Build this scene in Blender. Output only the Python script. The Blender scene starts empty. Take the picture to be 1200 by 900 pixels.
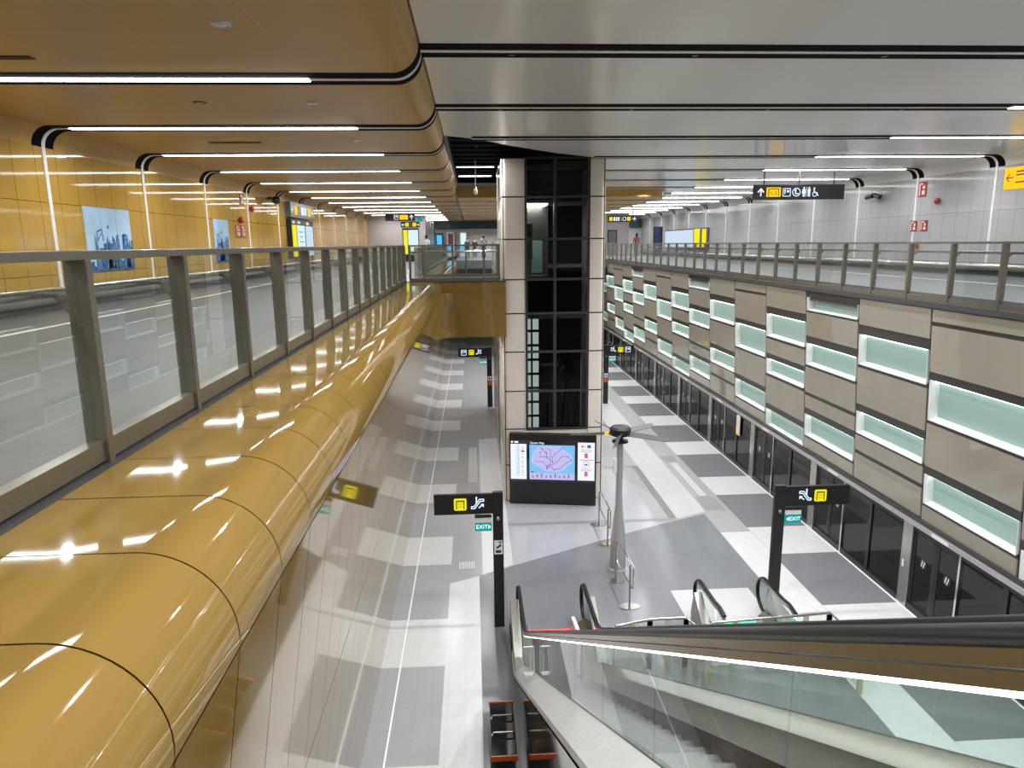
import bpy, math, random
from mathutils import Vector, Matrix
random.seed(7)
S = bpy.context.scene
COL = S.collection
PI = math.pi

# ------------------------------------------------------------------ materials
def nmat(name):
    m = bpy.data.materials.new(name); m.use_nodes = True
    nt = m.node_tree; nt.nodes.clear()
    out = nt.nodes.new('ShaderNodeOutputMaterial')
    return m, nt, out

def pbr(name, col, rough=0.4, metal=0.0, coat=0.0, spec=0.5, noise=None, bump=None, aniso=None, joints=None):
    """noise=(scale, amount); bump=(scale, strength); joints=(axes, width_x, width_y, colour, line)"""
    m, nt, out = nmat(name)
    b = nt.nodes.new('ShaderNodeBsdfPrincipled')
    b.inputs['Base Color'].default_value = (*col, 1)
    b.inputs['Roughness'].default_value = rough
    b.inputs['Metallic'].default_value = metal
    b.inputs['Coat Weight'].default_value = coat
    b.inputs['Coat Roughness'].default_value = 0.04
    b.inputs['Specular IOR Level'].default_value = spec
    nt.links.new(b.outputs[0], out.inputs[0])
    geo = None
    src = None
    def pos():
        nonlocal geo
        if geo is None: geo = nt.nodes.new('ShaderNodeNewGeometry')
        return geo.outputs['Position']
    if noise:
        n = nt.nodes.new('ShaderNodeTexNoise'); n.inputs['Scale'].default_value = noise[0]
        n.inputs['Detail'].default_value = 4
        nt.links.new(pos(), n.inputs['Vector'])
        r = nt.nodes.new('ShaderNodeMapRange')
        r.inputs['From Min'].default_value = 0.3; r.inputs['From Max'].default_value = 0.7
        r.inputs['To Min'].default_value = 1 - noise[1]; r.inputs['To Max'].default_value = 1 + noise[1]
        nt.links.new(n.outputs['Fac'], r.inputs['Value'])
        mx = nt.nodes.new('ShaderNodeVectorMath'); mx.operation = 'SCALE'
        mx.inputs[0].default_value = col
        nt.links.new(r.outputs[0], mx.inputs['Scale'])
        src = mx.outputs[0]
        nt.links.new(src, b.inputs['Base Color'])
    if joints:
        axes, wx, wy, jc, lw = joints
        sep = nt.nodes.new('ShaderNodeSeparateXYZ'); nt.links.new(pos(), sep.inputs[0])
        fac = None
        for ax, w, o in ((axes[0], wx[0], wx[1]), (axes[1], wy[0], wy[1])):
            if not w: continue
            a = nt.nodes.new('ShaderNodeMath'); a.operation = 'SUBTRACT'; a.inputs[1].default_value = o
            nt.links.new(sep.outputs['XYZ'.index(ax)], a.inputs[0])
            p = nt.nodes.new('ShaderNodeMath'); p.operation = 'PINGPONG'; p.inputs[1].default_value = w / 2
            nt.links.new(a.outputs[0], p.inputs[0])
            l = nt.nodes.new('ShaderNodeMath'); l.operation = 'LESS_THAN'; l.inputs[1].default_value = lw / 2
            nt.links.new(p.outputs[0], l.inputs[0])
            if fac is None: fac = l.outputs[0]
            else:
                k = nt.nodes.new('ShaderNodeMath'); k.operation = 'MAXIMUM'
                nt.links.new(fac, k.inputs[0]); nt.links.new(l.outputs[0], k.inputs[1]); fac = k.outputs[0]
        mix = nt.nodes.new('ShaderNodeMix'); mix.data_type = 'RGBA'
        nt.links.new(fac, mix.inputs['Factor'])
        if src: nt.links.new(src, mix.inputs['A'])
        else: mix.inputs['A'].default_value = (*col, 1)
        mix.inputs['B'].default_value = (*jc, 1)
        nt.links.new(mix.outputs['Result'], b.inputs['Base Color'])
    if bump:
        n = nt.nodes.new('ShaderNodeTexNoise'); n.inputs['Scale'].default_value = bump[0]
        n.inputs['Detail'].default_value = 2
        nt.links.new(pos(), n.inputs['Vector'])
        bp = nt.nodes.new('ShaderNodeBump'); bp.inputs['Strength'].default_value = bump[1]; bp.inputs['Distance'].default_value = 0.02
        nt.links.new(n.outputs['Fac'], bp.inputs['Height'])
        nt.links.new(bp.outputs[0], b.inputs['Normal'])
        nt.links.new(bp.outputs[0], b.inputs['Coat Normal'])
    return m

def emit(name, col, s):
    m, nt, out = nmat(name)
    e = nt.nodes.new('ShaderNodeEmission'); e.inputs[0].default_value = (*col, 1); e.inputs[1].default_value = s
    nt.links.new(e.outputs[0], out.inputs[0]); return m

def glassm(name, tint=(0.93, 0.96, 0.95), ior=1.5, rough=0.0):
    m, nt, out = nmat(name)
    t = nt.nodes.new('ShaderNodeBsdfTransparent'); t.inputs[0].default_value = (*tint, 1)
    g = nt.nodes.new('ShaderNodeBsdfGlossy'); g.inputs['Roughness'].default_value = rough
    f = nt.nodes.new('ShaderNodeFresnel'); f.inputs[0].default_value = ior
    x = nt.nodes.new('ShaderNodeMixShader')
    ge = nt.nodes.new('ShaderNodeNewGeometry'); iv = nt.nodes.new('ShaderNodeMath'); iv.operation = 'SUBTRACT'; iv.inputs[0].default_value = 1.0
    nt.links.new(ge.outputs['Backfacing'], iv.inputs[1])
    mu = nt.nodes.new('ShaderNodeMath'); mu.operation = 'MULTIPLY'
    nt.links.new(f.outputs[0], mu.inputs[0]); nt.links.new(iv.outputs[0], mu.inputs[1])
    nt.links.new(mu.outputs[0], x.inputs[0]); nt.links.new(t.outputs[0], x.inputs[1]); nt.links.new(g.outputs[0], x.inputs[2])
    nt.links.new(x.outputs[0], out.inputs[0]); return m

M = {}
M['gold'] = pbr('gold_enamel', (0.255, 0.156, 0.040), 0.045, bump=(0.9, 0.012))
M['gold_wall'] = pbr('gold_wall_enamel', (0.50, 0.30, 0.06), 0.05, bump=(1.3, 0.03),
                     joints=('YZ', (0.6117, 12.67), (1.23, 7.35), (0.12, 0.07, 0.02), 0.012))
M['gold_seam'] = pbr('gold_seam', (0.17, 0.095, 0.025), 0.5)
M['gold_ceiling'] = pbr('gold_perforated_ceiling', (0.50, 0.30, 0.075), 0.34, spec=0.22, bump=(2.0, 0.03), noise=(260, 0.05),
                        joints=('XY', (1.27, -0.66), (0.612, 9.28), (0.56, 0.36, 0.14), 0.011))
M['grey_ceiling'] = pbr('grey_perforated_ceiling', (0.82, 0.80, 0.755), 0.16, spec=0.35, bump=(2.0, 0.03), noise=(260, 0.05),
                        joints=('XY', (1.28, 1.64), (0.612, 9.28), (0.84, 0.82, 0.78), 0.011))
M['grey_wall'] = pbr('grey_enamel_wall', (0.44, 0.435, 0.44), 0.07, bump=(1.3, 0.04),
                     joints=('YZ', (0.6117, 12.67), (1.23, 8.6), (0.16, 0.16, 0.17), 0.010))
M['grey_plain'] = pbr('grey_plain_wall', (0.42, 0.38, 0.37), 0.25, bump=(1.5, 0.03))
M['white_wall'] = pbr('white_far_wall', (0.62, 0.58, 0.58), 0.35, noise=(3, 0.05))
M['black'] = pbr('black_metal', (0.012, 0.012, 0.013), 0.35, noise=(8, 0.1))
M['black_matt'] = pbr('black_recess', (0.005, 0.005, 0.006), 0.8, spec=0.06, noise=(8, 0.1))
M['black_gloss'] = pbr('black_gloss_cladding', (0.012, 0.012, 0.014), 0.05, coat=0.6, noise=(6, 0.1))
M['rubber'] = pbr('black_handrail_rubber', (0.008, 0.008, 0.008), 0.30, spec=0.3, noise=(40, 0.1))
M['trim_white'] = pbr('white_trim', (0.78, 0.77, 0.75), 0.35, noise=(5, 0.03))
M['white_paint'] = pbr('white_painted_metal', (0.72, 0.74, 0.73), 0.35, noise=(5, 0.03))
M['deck'] = pbr('pale_deck_metal', (0.60, 0.60, 0.59), 0.25, metal=0.2, noise=(9, 0.04))
M['steel'] = pbr('brushed_steel', (0.46, 0.44, 0.41), 0.24, metal=0.9, noise=(60, 0.06))
M['steel_bright'] = pbr('polished_steel', (0.72, 0.71, 0.69), 0.12, metal=1.0, noise=(60, 0.03))
M['bronze'] = pbr('warm_railing_steel', (0.25, 0.23, 0.185), 0.30, metal=0.75, noise=(40, 0.08))
M['brass'] = pbr('pale_brass_post', (0.60, 0.53, 0.38), 0.4, metal=0.3, noise=(40, 0.06))
M['alu'] = pbr('satin_aluminium', (0.52, 0.52, 0.53), 0.35, metal=0.6, noise=(40, 0.05))
M['granite'] = pbr('dark_granite', (0.060, 0.062, 0.066), 0.35, noise=(140, 0.5))
M['carpet_floor'] = pbr('corridor_floor_tile', (0.115, 0.118, 0.12), 0.42, spec=0.3, noise=(60, 0.15))
M['glass'] = glassm('railing_glass')
M['glass_esc'] = glassm('escalator_glass', (0.90, 0.95, 0.93))
M['glass_dark'] = glassm('smoked_glass', (0.26, 0.27, 0.27))
M['glass_shaft'] = glassm('lift_shaft_glass', (0.52, 0.54, 0.53), 1.45)
M['lightbox_glass'] = None
M['f_light'] = pbr('floor_pale_tile', (0.60, 0.60, 0.605), 0.22, noise=(5, 0.03), joints=('XY', (0.30, 0.01), (0.60, 0.0), (0.47, 0.47, 0.475), 0.006))
M['f_white'] = pbr('floor_white_tile', (0.53, 0.527, 0.525), 0.18, noise=(5, 0.03), joints=('XY', (0.30, 0.01), (0.90, 0.0), (0.44, 0.435, 0.43), 0.006))
M['f_mid'] = pbr('floor_mid_tile', (0.365, 0.36, 0.365), 0.20, noise=(70, 0.08), joints=('XY', (0.30, 0.01), (0.60, 0.0), (0.30, 0.295, 0.30), 0.006))
M['f_dark'] = pbr('floor_dark_tile', (0.19, 0.192, 0.205), 0.20, noise=(70, 0.16), joints=('XY', (0.30, 0.01), (0.60, 0.0), (0.16, 0.162, 0.175), 0.006))
M['f_dark_left'] = pbr('floor_slate_tile', (0.35, 0.355, 0.37), 0.20, noise=(70, 0.14), joints=('XY', (0.29, 0.01), (0.60, 0.0), (0.30, 0.305, 0.32), 0.006))
M['f_deep'] = pbr('floor_deep_tile', (0.15, 0.152, 0.165), 0.18, noise=(80, 0.22), joints=('XY', (0.30, 0.01), (0.60, 0.0), (0.12, 0.122, 0.13), 0.006))
M['f_tactile'] = pbr('floor_tactile_tile', (0.27, 0.26, 0.25), 0.4, noise=(60, 0.1))
M['f_line'] = pbr('floor_gleam_and_inlay', (0.86, 0.86, 0.86), 0.2, noise=(5, 0.02))  # pale ribs and lines; also paints the gleam beside the gold wall
M['panel'] = pbr('taupe_glass_panel', (0.32, 0.29, 0.235), 0.04, coat=0.2, bump=(0.9, 0.03), noise=(2, 0.03))
M['panel_gap'] = pbr('dark_panel_frame', (0.045, 0.042, 0.040), 0.35, noise=(10, 0.1))
M['cream'] = pbr('cream_column_panel', (0.82, 0.74, 0.66), 0.16, coat=0.3, noise=(3, 0.02))
M['led'] = emit('led_tube', (0.98, 0.98, 1.0), 13)
M['led_soft'] = emit('led_edge_line', (1.0, 0.98, 0.95), 5)
M['led_box'] = emit('niche_led', (0.86, 1.0, 0.95), 4.5)
M['cabin_led'] = emit('lift_cabin_led', (1.0, 0.98, 0.94), 11)
M['niche'] = pbr('frosted_backlit_glass', (0.28, 0.40, 0.355), 0.5, noise=(3, 0.02))
_b = [n for n in M['niche'].node_tree.nodes if n.type == 'BSDF_PRINCIPLED'][0]
_b.inputs['Emission Color'].default_value = (0.50, 0.72, 0.65, 1); _b.inputs['Emission Strength'].default_value = 0.07
M['niche_white'] = pbr('niche_white_frame', (0.72, 0.74, 0.73), 0.35, noise=(5, 0.03))
M['yellow'] = emit('sign_yellow', (0.92, 0.80, 0.02), 0.78)
M['amber'] = emit('sign_amber', (0.90, 0.55, 0.02), 0.9)
M['icon'] = emit('sign_icon_white', (0.66, 0.80, 1.0), 1.0)
M['teal'] = emit('exit_teal', (0.005, 0.27, 0.28), 0.9)
M['white_e'] = emit('sign_letter_white', (0.9, 1.0, 1.0), 0.95)
M['dark_ink'] = pbr('dark_ink', (0.02, 0.02, 0.025), 0.5, noise=(5, 0.02))
M['olive_ink'] = pbr('olive_ink', (0.20, 0.17, 0.0), 0.5, noise=(5, 0.02))
M['navy'] = pbr('navy_ink', (0.015, 0.02, 0.09), 0.5, noise=(5, 0.02))
M['white_p'] = pbr('white_print', (0.75, 0.75, 0.73), 0.4, noise=(5, 0.02))
M['red'] = pbr('red_sign', (0.35, 0.02, 0.02), 0.35, noise=(5, 0.05))
M['red_led'] = emit('red_comb_light', (1.0, 0.05, 0.03), 3.0)
M['green_led'] = emit('green_comb_light', (0.05, 1.0, 0.4), 2.0)
M['orange'] = pbr('orange_end_plate', (0.55, 0.11, 0.015), 0.35, noise=(5, 0.05))
M['screen_w'] = emit('screen_white', (0.84, 0.88, 1.0), 0.80)
M['screen_sea'] = emit('screen_sea_blue', (0.22, 0.58, 0.95), 0.72)
M['screen_land'] = emit('screen_land_lilac', (0.60, 0.56, 0.92), 0.70)
M['screen_land2'] = emit('screen_coast_lilac', (0.50, 0.62, 0.98), 0.72)
M['screen_ink'] = emit('screen_line_ink', (0.22, 0.14, 0.36), 0.6)
M['screen_red'] = emit('screen_red_icon', (0.75, 0.12, 0.2), 0.8)
M['screen_grey'] = emit('screen_grey_text', (0.20, 0.22, 0.34), 0.5)
M['screen_blue'] = emit('kiosk_blue', (0.08, 0.42, 0.75), 1.0)
M['board_blue'] = emit('map_board_blue', (0.58, 0.70, 0.86), 0.8)
M['board_pale'] = emit('map_board_pale', (0.62, 0.80, 0.82), 0.85)
M['board_yellow'] = emit('map_board_yellow', (0.85, 0.74, 0.02), 0.85)
M['sky_print'] = pbr('poster_sky', (0.42, 0.62, 0.80), 0.25, noise=(1.2, 0.18))
M['blue_print'] = pbr('poster_blue', (0.07, 0.20, 0.42), 0.25, noise=(14, 0.5))
M['blue_print2'] = pbr('poster_deep_blue', (0.035, 0.11, 0.27), 0.25, noise=(14, 0.5))
M['teal_dark'] = pbr('dark_teal_fascia', (0.03, 0.07, 0.08), 0.3, noise=(5, 0.1))
M['signgrey'] = pbr('sign_grey', (0.13, 0.125, 0.13), 0.3, noise=(5, 0.05))
M['step'] = pbr('grooved_step_metal', (0.17, 0.17, 0.165), 0.4, metal=0.5, noise=(30, 0.2))
M['skin'] = pbr('skin', (0.50, 0.30, 0.21), 0.5, noise=(20, 0.05))
M['hair'] = pbr('dark_hair', (0.012, 0.010, 0.009), 0.5, noise=(40, 0.2))
M['c_white'] = pbr('white_cloth', (0.65, 0.65, 0.68), 0.8, noise=(20, 0.08))
M['c_black'] = pbr('black_cloth', (0.02, 0.02, 0.022), 0.8, noise=(20, 0.1))
M['c_grey'] = pbr('grey_cloth', (0.14, 0.13, 0.14), 0.8, noise=(20, 0.1))
M['c_red'] = pbr('red_brown_cloth', (0.25, 0.07, 0.05), 0.8, noise=(20, 0.2))
M['c_denim'] = pbr('dark_trousers', (0.035, 0.04, 0.055), 0.8, noise=(20, 0.1))

# ------------------------------------------------------------------ mesh builder
def wloc(o):
    v = Vector((0, 0, 0))
    while o is not None:
        v += o.location; o = o.parent
    return v

class MB:
    def __init__(s): s.v = []; s.f = []; s.m = []
    def face(s, pts, m=0):
        n = len(s.v); s.v += [tuple(p) for p in pts]; s.f.append(tuple(range(n, n + len(pts)))); s.m.append(m); return s
    def box(s, x0, x1, y0, y1, z0, z1, m=0):
        if x0 > x1: x0, x1 = x1, x0
        if y0 > y1: y0, y1 = y1, y0
        if z0 > z1: z0, z1 = z1, z0
        n = len(s.v)
        s.v += [(x0,y0,z0),(x1,y0,z0),(x1,y1,z0),(x0,y1,z0),(x0,y0,z1),(x1,y0,z1),(x1,y1,z1),(x0,y1,z1)]
        for q in ((0,3,2,1),(4,5,6,7),(0,1,5,4),(1,2,6,5),(2,3,7,6),(3,0,4,7)):
            s.f.append(tuple(n+i for i in q)); s.m.append(m)
        return s
    def hexa(s, p, m=0):
        """p: 8 points, bottom ring then top ring"""
        n = len(s.v); s.v += [tuple(q) for q in p]
        for q in ((0,3,2,1),(4,5,6,7),(0,1,5,4),(1,2,6,5),(2,3,7,6),(3,0,4,7)):
            s.f.append(tuple(n+i for i in q)); s.m.append(m)
        return s
    def prism(s, poly, axis, a, b, m=0):
        """poly in the two other axes (order x,y,z without axis)"""
        def P(u, v, t):
            return {'x': (t,u,v), 'y': (u,t,v), 'z': (u,v,t)}[axis]
        n = len(s.v); k = len(poly)
        s.v += [P(u,v,a) for u,v in poly] + [P(u,v,b) for u,v in poly]
        s.f.append(tuple(range(n, n+k))); s.m.append(m)
        s.f.append(tuple(range(n+2*k-1, n+k-1, -1))); s.m.append(m)
        for i in range(k):
            j = (i+1) % k
            s.f.append((n+i, n+k+i, n+k+j, n+j)); s.m.append(m)
        return s
    def sweep(s, path, axis_dir, w, t, m=0, closed=False):
        """a flat band: path points (x,z) in XZ; spans y from w[0] to w[1]; thickness t along the left normal"""
        pts = [Vector(p) for p in path]; nrm = []
        for i in range(len(pts)):
            a = pts[max(i-1,0)]; b = pts[min(i+1,len(pts)-1)]
            d = (b-a).normalized(); nrm.append(Vector((d.y, -d.x)) * axis_dir)
        n = len(s.v)
        for p, q in zip(pts, nrm):
            o = p + q*t
            s.v += [(p.x,w[0],p.y),(p.x,w[1],p.y),(o.x,w[1],o.y),(o.x,w[0],o.y)]
        for i in range(len(pts)-1):
            a = n+4*i; b = a+4
            for e in range(4):
                g = (e+1) % 4
                s.f.append((a+e, b+e, b+g, a+g)); s.m.append(m)
        s.f.append((n,n+1,n+2,n+3)); s.m.append(m)
        e = n+4*(len(pts)-1); s.f.append((e+3,e+2,e+1,e)); s.m.append(m)
        return s
    def tube(s, pts, r, m=0, seg=10, closed=False):
        pts = [Vector(p) for p in pts]; n = len(s.v); K = len(pts)
        rs = r if isinstance(r, (list, tuple)) else [r]*K
        up = Vector((0,0,1)); prev = None
        for i in range(K):
            if closed: a, b = pts[i-1], pts[(i+1) % K]
            else: a, b = pts[max(i-1,0)], pts[min(i+1,K-1)]
            d = (b-a).normalized()
            if prev is None:
                u = d.cross(up) if abs(d.dot(up)) < 0.95 else d.cross(Vector((1,0,0)))
            else:
                u = prev - d*prev.dot(d)
            u.normalize(); prev = u; v = d.cross(u)
            for j in range(seg):
                t = 2*PI*j/seg
                s.v.append(tuple(pts[i] + (u*math.cos(t) + v*math.sin(t))*rs[i]))
        for i in range(K if closed else K-1):
            for j in range(seg):
                a = n+i*seg; b = n+((i+1) % K)*seg; k = (j+1) % seg
                s.f.append((a+j, a+k, b+k, b+j)); s.m.append(m)
        if not closed:
            s.f.append(tuple(range(n+seg-1, n-1, -1))); s.m.append(m)
            s.f.append(tuple(range(n+(K-1)*seg, n+K*seg))); s.m.append(m)
        return s
    def lathe(s, c, prof, m=0, seg=24):
        n = len(s.v)
        for r, z in prof:
            for j in range(seg):
                t = 2*PI*j/seg; s.v.append((c[0]+r*math.cos(t), c[1]+r*math.sin(t), c[2]+z))
        for i in range(len(prof)-1):
            for j in range(seg):
                k = (j+1) % seg
                s.f.append((n+i*seg+j, n+i*seg+k, n+(i+1)*seg+k, n+(i+1)*seg+j)); s.m.append(m)
        s.f.append(tuple(range(n+seg-1, n-1, -1))); s.m.append(m)
        e = n+(len(prof)-1)*seg; s.f.append(tuple(range(e, e+seg))); s.m.append(m)
        return s
    def build(s, name, mats, parent=None, smooth=None, bevel=0, label=None, kind=None):
        if not isinstance(mats, (list, tuple)): mats = [mats]
        me = bpy.data.meshes.new(name); o = bpy.data.objects.new(name, me)
        off = wloc(parent) if parent else Vector((0,0,0))
        if parent is None and s.v:
            xs = [v[0] for v in s.v]; ys = [v[1] for v in s.v]; zs = [v[2] for v in s.v]
            off = Vector(((min(xs)+max(xs))/2, (min(ys)+max(ys))/2, min(zs)))
            o.location = off
        me.from_pydata([(v[0]-off.x, v[1]-off.y, v[2]-off.z) for v in s.v], [], s.f)
        for q in mats: me.materials.append(M[q])
        me.polygons.foreach_set('material_index', s.m)
        if smooth:
            me.polygons.foreach_set('use_smooth', [True]*len(s.f)); me.set_sharp_from_angle(angle=math.radians(smooth))
        me.validate(); me.update()
        import bmesh
        bm = bmesh.new(); bm.from_mesh(me); bmesh.ops.recalc_face_normals(bm, faces=bm.faces); bm.to_mesh(me); bm.free()
        COL.objects.link(o)
        if parent: o.parent = parent
        if bevel:
            b = o.modifiers.new('bevel', 'BEVEL'); b.width = bevel; b.segments = 2; b.limit_method = 'ANGLE'
        if label: o['label'] = label
        if kind: o['kind'] = kind
        return o

def thing(name, label, cat, loc, group=None):
    o = bpy.data.objects.new(name, None); o.location = loc; o.empty_display_size = 0.1
    COL.objects.link(o); o['label'] = label; o['category'] = cat
    if group: o['group'] = group
    return o
def tag(o, label, cat, group=None):
    o['label'] = label; o['category'] = cat
    if group: o['group'] = group
    return o
def struct(name, mb, mats, parent=None, **k):
    return mb.build(name, mats, parent, kind='structure', **k)

def text(txt, parent, name, mat, org, u, v, h, align='CENTER', depth=0.003):
    """lettering: org = centre point, u/v = unit vectors right/up, h = cap height"""
    cu = bpy.data.curves.new('t', 'FONT'); cu.body = txt; cu.size = h/0.70; cu.align_x = align; cu.align_y = 'CENTER'
    cu.extrude = depth; cu.resolution_u = 2
    to = bpy.data.objects.new('t', cu); COL.objects.link(to)
    dg = bpy.context.evaluated_depsgraph_get()
    me = bpy.data.meshes.new_from_object(to.evaluated_get(dg))
    bpy.data.objects.remove(to); bpy.data.curves.remove(cu)
    u = Vector(u).normalized(); v = Vector(v).normalized(); w = u.cross(v)
    mat4 = Matrix(((u.x,v.x,w.x,0),(u.y,v.y,w.y,0),(u.z,v.z,w.z,0),(0,0,0,1)))
    me.transform(mat4)
    off = Vector(org) - wloc(parent)
    me.transform(Matrix.Translation(off))
    me.materials.clear(); me.materials.append(M[mat])
    o = bpy.data.objects.new(name, me); COL.objects.link(o); o.parent = parent
    return o

class Face:
    """a flat board: draws thin plates on it. org lower-left corner, u right, v up"""
    def __init__(s, org, u, v): s.o = Vector(org); s.u = Vector(u).normalized(); s.v = Vector(v).normalized(); s.n = s.u.cross(s.v)
    def P(s, a, b, d=0.0): return s.o + s.u*a + s.v*b + s.n*d
    def poly(s, mb, pts, d0, d1, m=0):
        n = len(mb.v); k = len(pts)
        mb.v += [tuple(s.P(a,b,d0)) for a,b in pts] + [tuple(s.P(a,b,d1)) for a,b in pts]
        mb.f.append(tuple(range(n+k, n+2*k))); mb.m.append(m)
        mb.f.append(tuple(range(n+k-1, n-1, -1))); mb.m.append(m)
        for i in range(k):
            j = (i+1) % k; mb.f.append((n+i, n+j, n+k+j, n+k+i)); mb.m.append(m)
        return mb
    def rect(s, mb, a0, a1, b0, b1, d0, d1, m=0): return s.poly(mb, [(a0,b0),(a1,b0),(a1,b1),(a0,b1)], d0, d1, m)
    def rrect(s, mb, a0, a1, b0, b1, r, d0, d1, m=0):
        p = []
        for cx, cy, t0 in ((a1-r,b0+r,-90),(a1-r,b1-r,0),(a0+r,b1-r,90),(a0+r,b0+r,180)):
            for i in range(5):
                t = math.radians(t0+22.5*i); p.append((cx+r*math.cos(t), cy+r*math.sin(t)))
        return s.poly(mb, p, d0, d1, m)
    def line(s, mb, pts, w, d0, d1, m=0):
        for (a,b),(c,d) in zip(pts, pts[1:]):
            L = math.hypot(c-a, d-b) or 1e-6; nx, ny = -(d-b)/L*w/2, (c-a)/L*w/2
            ex, ey = (c-a)/L*w*0.3, (d-b)/L*w*0.3
            s.poly(mb, [(a+nx-ex,b+ny-ey),(a-nx-ex,b-ny-ey),(c-nx+ex,d-ny+ey),(c+nx+ex,d+ny+ey)], d0, d1, m)
        return mb
    def disc(s, mb, a, b, r, d0, d1, m=0, k=14):
        return s.poly(mb, [(a+r*math.cos(2*PI*i/k), b+r*math.sin(2*PI*i/k)) for i in range(k)], d0, d1, m)
    def ring(s, mb, a, b, r, w, d0, d1, m=0, k=18):
        return s.line(mb, [(a+r*math.cos(2*PI*i/k), b+r*math.sin(2*PI*i/k)) for i in range(k+1)], w, d0, d1, m)

# ------------------------------------------------------------------ key sizes (metres, platform floor at z = 0)
EYE = 7.8
FZ = 6.74                      # concourse floor
GOLD_Z, GREY_Z = 9.81, 10.14   # the two ceilings
XL, XR = -7.29, 15.25          # concourse side walls
Y0, Y1 = -6.0, 64.0
STRIP_Y = [9.28 + 3.67*k for k in range(-3, 15)]

# ------------------------------------------------------------------ floor of the platform
fl = MB()
fl.box(-1.95, 9.30, Y0, Y1, -0.3, 0.0, 0)
def patch(pts, m, lvl):
    fl.prism(pts, 'z', 0.0, 0.0015*lvl, m)
def prect(x0, x1, y0, y1, m, lvl=1): patch([(x0,y0),(x1,y0),(x1,y1),(x0,y1)], m, lvl)
M['f_apron'] = pbr('floor_apron_tile', (0.185, 0.188, 0.205), 0.17, noise=(70, 0.1), joints=('XY', (0.30, 0.01), (1.2, 0.0), (0.24, 0.243, 0.26), 0.006))
M['f_lobby'] = pbr('floor_lobby_tile', (0.40, 0.405, 0.43), 0.15, noise=(5, 0.03), joints=('XY', (0.30, 0.01), (1.2, 0.0), (0.34, 0.345, 0.37), 0.006))  # the totem's bluish glow is put into this tile colour
FM = ['f_mid','f_light','f_white','f_dark','f_dark_left','f_deep','f_tactile','f_line','f_apron','f_lobby']
n0 = -4
for n in range(n0, 13):
    a = 11.95 + 4.27*n
    prect(-1.90, -0.68, a+0.01, a+1.71, 1)               # pale blocks along the gold wall
    prect(-1.90, -0.68, a+1.71, a+4.28, 4)
    prect(7.46, 9.17, a-0.05, a+1.66, 1)                 # pale blocks along the screen doors
    prect(7.46, 9.17, a+1.66, a+4.22, 3)
patch([(-0.68,-6),(0.01,-6),(0.01,15.56),(-0.68,15.23)], 1, 1)
patch([(0.01,-6),(0.62,-6),(0.62,15.9),(0.01,15.56)], 5, 1)
patch([(-0.68,15.23),(0.08,15.6),(0.08,28.2),(-0.68,28.2)], 4, 1)
patch([(-0.68,28.2),(0.9,28.2),(0.9,60),(-0.68,60)], 0, 1)
patch([(0.09,15.62),(0.85,16.1),(0.85,27.7),(0.11,27.45)], 1, 1)
prect(-0.31, 0.02, 22.2, 26.4, 6, 2)
prect(-0.45, 0.02, 20.0, 20.6, 6, 2); prect(-0.50, -0.1, 15.9, 16.4, 6, 2)
for i in range(5):
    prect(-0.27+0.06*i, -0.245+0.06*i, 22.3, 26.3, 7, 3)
for i in range(8):
    prect(-0.48+0.05*i, -0.46+0.05*i, 15.95, 16.35, 7, 3)
prect(-1.53, -1.50, 3, 60, 7, 2)                         # pale strip painting a gleam on the floor beside the gold wall
# apron before the lift
patch([(0.85,16.04),(3.35,17.39),(5.2,18.33),(5.2,18.55),(0.85,18.6)], 9, 1)
prect(0.85, 5.5, 18.52, 18.72, 6, 2)
patch([(0.85,18.6),(5.49,18.6),(5.49,20.6),(4.40,23.6),(0.85,23.6)], 9, 1)
patch([(0.62,-6),(6.6,-6),(6.6,18.95),(5.2,18.33),(3.35,17.39),(0.85,16.04),(0.62,15.9)], 8, 1)
patch([(5.70,18.65),(6.69,19.14),(6.83,60),(5.72,60)], 2, 1)
prect(5.49, 5.72, 18.6, 23.6, 6, 2)
for i in range(4): prect(5.51+0.055*i, 5.535+0.055*i, 18.7, 23.5, 5, 3)
prect(4.4, 5.5, 23.4, 23.65, 6, 2)
prect(6.93, 7.18, 20.3, 23.9, 6, 2); prect(6.75, 7.35, 19.2, 20.3, 6, 2); prect(6.80, 7.30, 23.9, 24.6, 6, 2)
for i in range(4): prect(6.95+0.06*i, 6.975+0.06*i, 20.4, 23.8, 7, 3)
prect(4.35, 6.15, 11.6, 14.5, 2, 2)
prect(6.6, 7.45, -6, 17.6, 1, 1)
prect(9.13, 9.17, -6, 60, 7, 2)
struct('floor', fl, FM)

# concourse floor slabs
cf = MB()
cf.box(XL, -1.95, Y0, Y1, 6.2, FZ, 0)
cf.box(9.12, XR, Y0, Y1, 6.2, FZ, 0)
cf.box(-1.95, 9.12, Y0, -0.6, 6.2, FZ, 0)
cf.box(-1.95, 9.12, 47.0, Y1, 6.2, FZ, 0)
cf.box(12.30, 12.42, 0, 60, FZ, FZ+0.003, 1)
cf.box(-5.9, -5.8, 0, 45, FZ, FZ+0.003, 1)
struct('floor_concourse', cf, ['carpet_floor', 'f_line'])

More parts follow.
